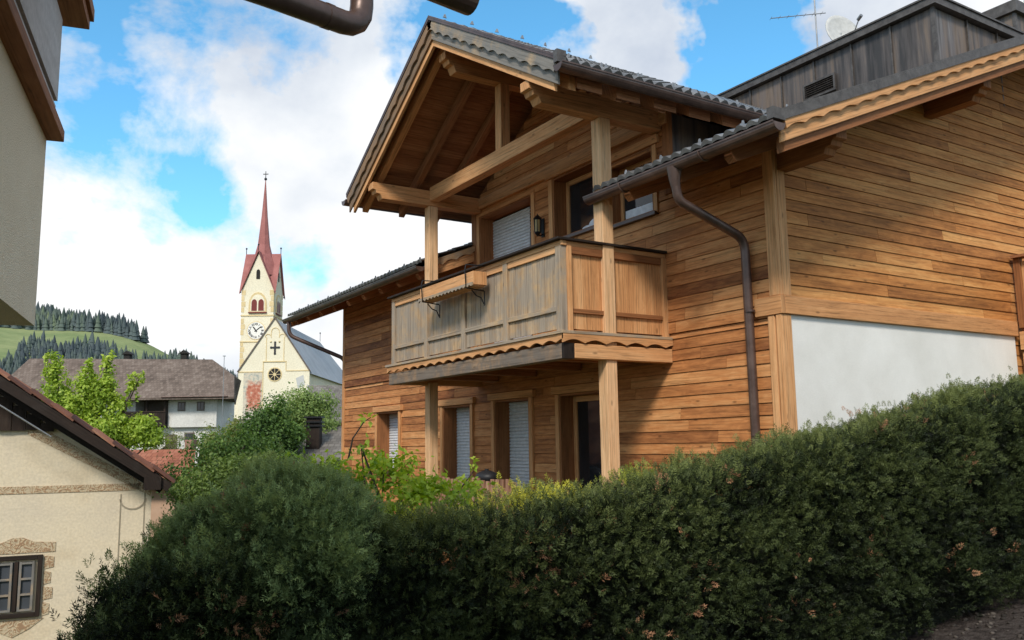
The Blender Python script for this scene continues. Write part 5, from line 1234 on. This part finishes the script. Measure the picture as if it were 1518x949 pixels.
green = [(0, (.018, .038, .010)), (.4, (.05, .10, .022)), (.7, (.11, .19, .04)), (1, (.2, .3, .07))]
olive = [(0, (.05, .06, .018)), (.4, (.12, .15, .035)), (.7, (.21, .24, .06)), (1, (.32, .34, .11))]
dark = [(0, (.012, .024, .009)), (.5, (.035, .065, .02)), (1, (.09, .15, .04))]
# young tree with upright lime shoots behind the old house
L_ = [(-12.1, 24, .15, 1.15, 1.0, .75), (-11.3, 24, .35, .75, .8, .6), (-13.0, 24, .35, .45, .5, .9), (-12.6, 24, 1.3, .42, .4, 1.1), (-12.75, 24, 2.3, .22, .22, .75), (-12.1, 24, 1.1, .35, .4, .6), (-11.75, 24, 1.4, .35, .35, .9), (-11.75, 24, 2.2, .16, .16, .5), (-11.3, 24, 1.6, .3, .3, .95), (-11.25, 24, 2.4, .15, .15, .5), (-10.9, 24, .9, .32, .3, .6), (-10.55, 24, 1.6, .18, .18, .5), (-10.35, 24, 1.95, .12, .12, .25), (-10.2, 24, .45, .55, .5, .45), (-13.5, 24, 1.35, .3, .3, .25), (-9.9, 24, .25, .4, .4, .2)]
tree('young_maple', 'young lime green tree with upright leafy shoots behind the old red tiled roof', 'tree', -11.9, 24, L_, 42000, .10, lime, tone=.55, clump=.3, trunk=.09)
tree('dark_tree', 'dark green rounded tree in front of the church fresco wall', 'tree', -10.0, 35, [(-10.1, 35, .9, .75, .7, .75), (-9.6, 35.4, .9, .6, .7, .95), (-9.9, 35, -.3, 1.0, .8, 1.0), (-9.2, 35.0, .2, .8, .8, .9), (-10.6, 35.2, .2, .5, .6, .6)], 12000, .14, green, tone=.42)
tree('ash_tree', 'light green feathery tree before the church, next to the grey barn', 'tree', -8.9, 38, [(-9.4, 38, 1.6, 1.0, .8, .9), (-8.6, 38.4, 1.75, .9, .8, .75), (-9.0, 38, .5, 1.3, 1, .9), (-8.1, 38, 1.0, .55, .6, .7), (-9.9, 38, 1.0, .6, .6, .6)], 11000, .13, [(0, (.06, .1, .03)), (.4, (.15, .22, .06)), (.7, (.25, .34, .10)), (1, (.38, .45, .17))], tone=.55)
tree('olive_shrub_tree', 'loose yellowish olive tree between the farmhouse and the dark tree', 'tree', -12.3, 36, [(-13.1, 36, -.55, .9, .8, .6), (-12.3, 36, -.1, .7, .8, .7), (-11.6, 36.3, .4, .5, .6, .7), (-12.3, 35.6, -1.0, 1.1, .8, .8)], 13000, .13, olive, tone=.52)
tree('hazel_shrub', 'mid green bushy shrub growing low between the dark tree and the bush', 'shrub', -8.2, 25, [(-8.6, 25, -.3, .9, .7, .7), (-7.7, 25, .05, .8, .7, .65), (-8.0, 24.6, -1.1, 1.6, .8, .8), (-6.9, 25, -.6, .8, .7, .7), (-9.4, 25, -.9, .7, .7, .7)], 9500, .10, green, tone=.5)
tree('lilac_shrub', 'leafy green shrub just right of the red roofed shed', 'shrub', -9.5, 21, [(-6.8, 19, -.85, .5, .6, .45), (-6.2, 19, -.5, .55, .6, .4), (-5.4, 19, -.45, .55, .6, .4), (-6.0, 18.6, -1.4, 1.2, .7, .8)], 9000, .08, [(0, (.03, .055, .015)), (.4, (.08, .13, .03)), (.7, (.15, .22, .05)), (1, (.25, .33, .08))], tone=.5)
for i, (a, b, s, lab) in enumerate(((-15.6, 34, 1.0, 'low green bush under the farmhouse balcony'), (-20.5, 62, 1.5, 'olive green bush at the right corner of the farmhouse'), (-26.5, 66, 1.3, 'low shrub growing against the white farmhouse wall'), (-23.0, 90, 2.4, 'broad green tree below the church nave windows'), (-27.5, 80, 1.8, 'grey-green bush in front of the churchyard wall'))):
    z = [-1.1, .6, .2, 3.6, 1.6][i]
    tree('village_bush', lab, 'bush', a, b, [(a-.6*s, b, z, .9*s, .8*s, .8*s), (a+.5*s, b, z+.2*s, .8*s, .8*s, .8*s), (a, b, z-.7*s, 1.4*s, .9*s, .8*s)], 3200, .13*max(1, s*.8), [green, olive, olive, green, green][i], tone=.5, group='bushes around the village houses')
# bright climbing shrub behind the yew bush
L_ = [(-1.25, 6.3, -.22, .26, .3, .18), (-.95, 6.4, -.18, .25, .3, .17), (-1.5, 6.2, -.15, .15, .2, .12), (-.65, 6.3, -.32, .25, .3, .14), (-.35, 6.4, -.38, .22, .3, .12), (-1.6, 6.1, -.4, .3, .3, .2), (-.9, 6.1, -.5, .7, .3, .22), (-1.1, 6.3, .0, .1, .1, .07), (-.3, 6.5, -.2, .04, .04, .1), (-.75, 6.4, -.12, .06, .06, .08)]
vs = tree('vine_shrub', 'bright yellow-green broad-leaved shrub between the yew bush and the chalet', 'shrub', -1.0, 6.3, L_, 5200, .047, [(0, (.05, .10, .012)), (.35, (.16, .27, .02)), (.65, (.34, .46, .04)), (1, (.55, .6, .10))], tone=.55, clump=.4, trunk=.03)
m = MB(); o = np.array(AB(-1.0, 6.3, ground(-1.0, 6.3)-.1)); q = [np.array(AB(*p))-o for p in ((-1.19, 6.3, -.1), (-1.16, 6.3, .05), (-1.08, 6.3, .17), (-1.03, 6.3, .2))]; m.tube(q, .006, 5, rads=[.008, .006, .005, .003]); m.build('branch', M['bark'], vs)
lv, lf, lt = scatter(LV, LF, np.array([AB(-1.04+random.uniform(-.05, .03), 6.3+random.uniform(-.03, .03), .2+random.uniform(-.03, .02)) for _ in range(9)])-o, basis(rng.normal(size=(9, 3))+np.array([0, 0, .5])), np.full(9, .06), rng.uniform(.5, .9, 9))
link('twig_leaves', np_mesh('twig_leaves', lv, lf, lt, [[c for c in vs.children if c.name.startswith('crown')][0].data.materials[0]]), vs)
# bushes continuing behind the hedge to the left (partly seen over the yew bush)
# ================================================================== SKY, SUN, CAMERA
SUN_AZ_AB = (0.55, -0.83); EL = R(42)
sd = np.array([.68, -.73, 0]); sd /= np.linalg.norm(sd); sdir = np.array([sd[0]*math.cos(EL), sd[1]*math.cos(EL), math.sin(EL)])
w = bpy.data.worlds.new('World'); scene.world = w; w.use_nodes = True; N = NT(w.node_tree)
sky = N.n('ShaderNodeTexSky', sky_type='NISHITA'); sky.sun_disc = False; sky.sun_elevation = EL; sky.sun_rotation = math.atan2(sd[0], sd[1]); sky.altitude = 1100; sky.dust_density = .6; sky.ozone_density = 1.4
skc = N.mix(1.0, (sky, 0), (1.55, 1.9, 2.05, 1), 'MULTIPLY')
skh = N.n('ShaderNodeHueSaturation', {'Hue': .485, 'Saturation': 1.12, 'Value': 1.0, 'Color': (skc, 2)})
tc = N.n('ShaderNodeTexCoord'); sx = N.n('ShaderNodeSeparateXYZ', {0: (tc, 'Generated')})
nm = N.n('ShaderNodeVectorMath', {0: (tc, 'Generated')}, operation='NORMALIZE')
wn_ = N.n('ShaderNodeTexNoise', {'Vector': (nm, 0), 'Scale': 7.0, 'Detail': 5.0, 'Roughness': .6}); wsub = N.n('ShaderNodeVectorMath', {0: (wn_, 'Color'), 1: (.5, .5, .5)}, operation='SUBTRACT'); wsc = N.n('ShaderNodeVectorMath', {0: (wsub, 0), 'Scale': .26}, operation='SCALE'); wm = N.n('ShaderNodeVectorMath', {0: (nm, 0), 1: (wsc, 0)}, operation='ADD')
mp = N.n('ShaderNodeMapping', {'Vector': (nm, 0), 'Scale': (1, 1, 1.5)})
n1 = N.n('ShaderNodeTexNoise', {'Vector': (mp, 0), 'Scale': 3.6, 'Detail': 10.0, 'Roughness': .62, 'Distortion': .25})
mp2 = N.n('ShaderNodeMapping', {'Vector': (nm, 0), 'Scale': (1, 1, 1.4), 'Location': (3.1, 1.7, .4)})
n2 = N.n('ShaderNodeTexNoise', {'Vector': (mp2, 0), 'Scale': 2.1, 'Detail': 7.0, 'Roughness': .55})
acc = N.math('ADD', (n1, 'Fac'), .045)
# broad weather pattern: where the sky opens (negative) and where cloud banks sit (positive)
BL_ = [(150, 50, .085, -.25), (640, 45, .085, -.13), (720, 15, .07, -.18), (1130, 70, .13, -.40), (790, 60, .05, -.2), (930, 40, .065, .40), (1330, 10, .11, .38), (310, 300, .05, -.12), (120, 375, .055, -.10), (465, 400, .05, -.11), (300, 340, .04, -.06), (240, 160, .16, .09), (600, 230, .14, .12), (90, 100, .05, .10), (530, 70, .05, .08), (330, 470, .12, .08), (480, 30, .05, -.06), (340, 30, .05, -.07)]
for px, py, s, amt in BL_:
    d = ray(px, py); d = d/np.linalg.norm(d)
    v = N.n('ShaderNodeVectorMath', {0: (wm, 0), 1: tuple(d)}, operation='DISTANCE'); q = N.math('DIVIDE', (v, 'Value'), s); q = N.math('MULTIPLY', (q, 0), (q, 0)); q = N.math('MULTIPLY', (q, 0), -1.0); q = N.math('EXPONENT', (q, 0)); q = N.math('MULTIPLY', (q, 0), amt); acc = N.math('ADD', (acc, 0), (q, 0))
mask = N.ramp((acc, 0), [(.445, 0), (.50, .45), (.585, 1)])
cloud = N.ramp((n2, 'Fac'), [(.40, (.52, .58, .68)), (.50, (.74, .78, .83)), (.59, (.93, .935, .94))])
skb = N.n('ShaderNodeBackground', {'Color': (skh, 0), 'Strength': .128}); clb = N.n('ShaderNodeBackground', {'Color': (cloud, 0), 'Strength': 1.15})
mx = N.n('ShaderNodeMixShader', {0: (mask, 0), 1: (skb, 0), 2: (clb, 0)}); N.n('ShaderNodeOutputWorld', {0: (mx, 0)})
sl = bpy.data.lights.new('sun', 'SUN'); sl.energy = 3.5; sl.angle = R(12); sl.color = (1, .935, .84); so_ = bpy.data.objects.new('sun', sl); COL.objects.link(so_)
so_.rotation_euler = Vector(tuple(sdir)).to_track_quat('Z', 'Y').to_euler()
cam = bpy.data.cameras.new('camera'); cam.lens = FPX*36/1518; cam.sensor_width = 36; cam.clip_start = .05; cam.clip_end = 9000; co = bpy.data.objects.new('camera', cam); COL.objects.link(co)
from mathutils import Matrix
Mx_ = Matrix([[cR[i], cU[i], -cF[i]] for i in range(3)]); co.rotation_euler = Mx_.to_euler(); co.location = (0, 0, 0); scene.camera = co
scene.view_settings.view_transform = 'Standard'; scene.view_settings.look = 'None'; scene.view_settings.exposure = 0; scene.view_settings.gamma = 1
scene.cycles.max_bounces = 6; scene.cycles.transparent_max_bounces = 8
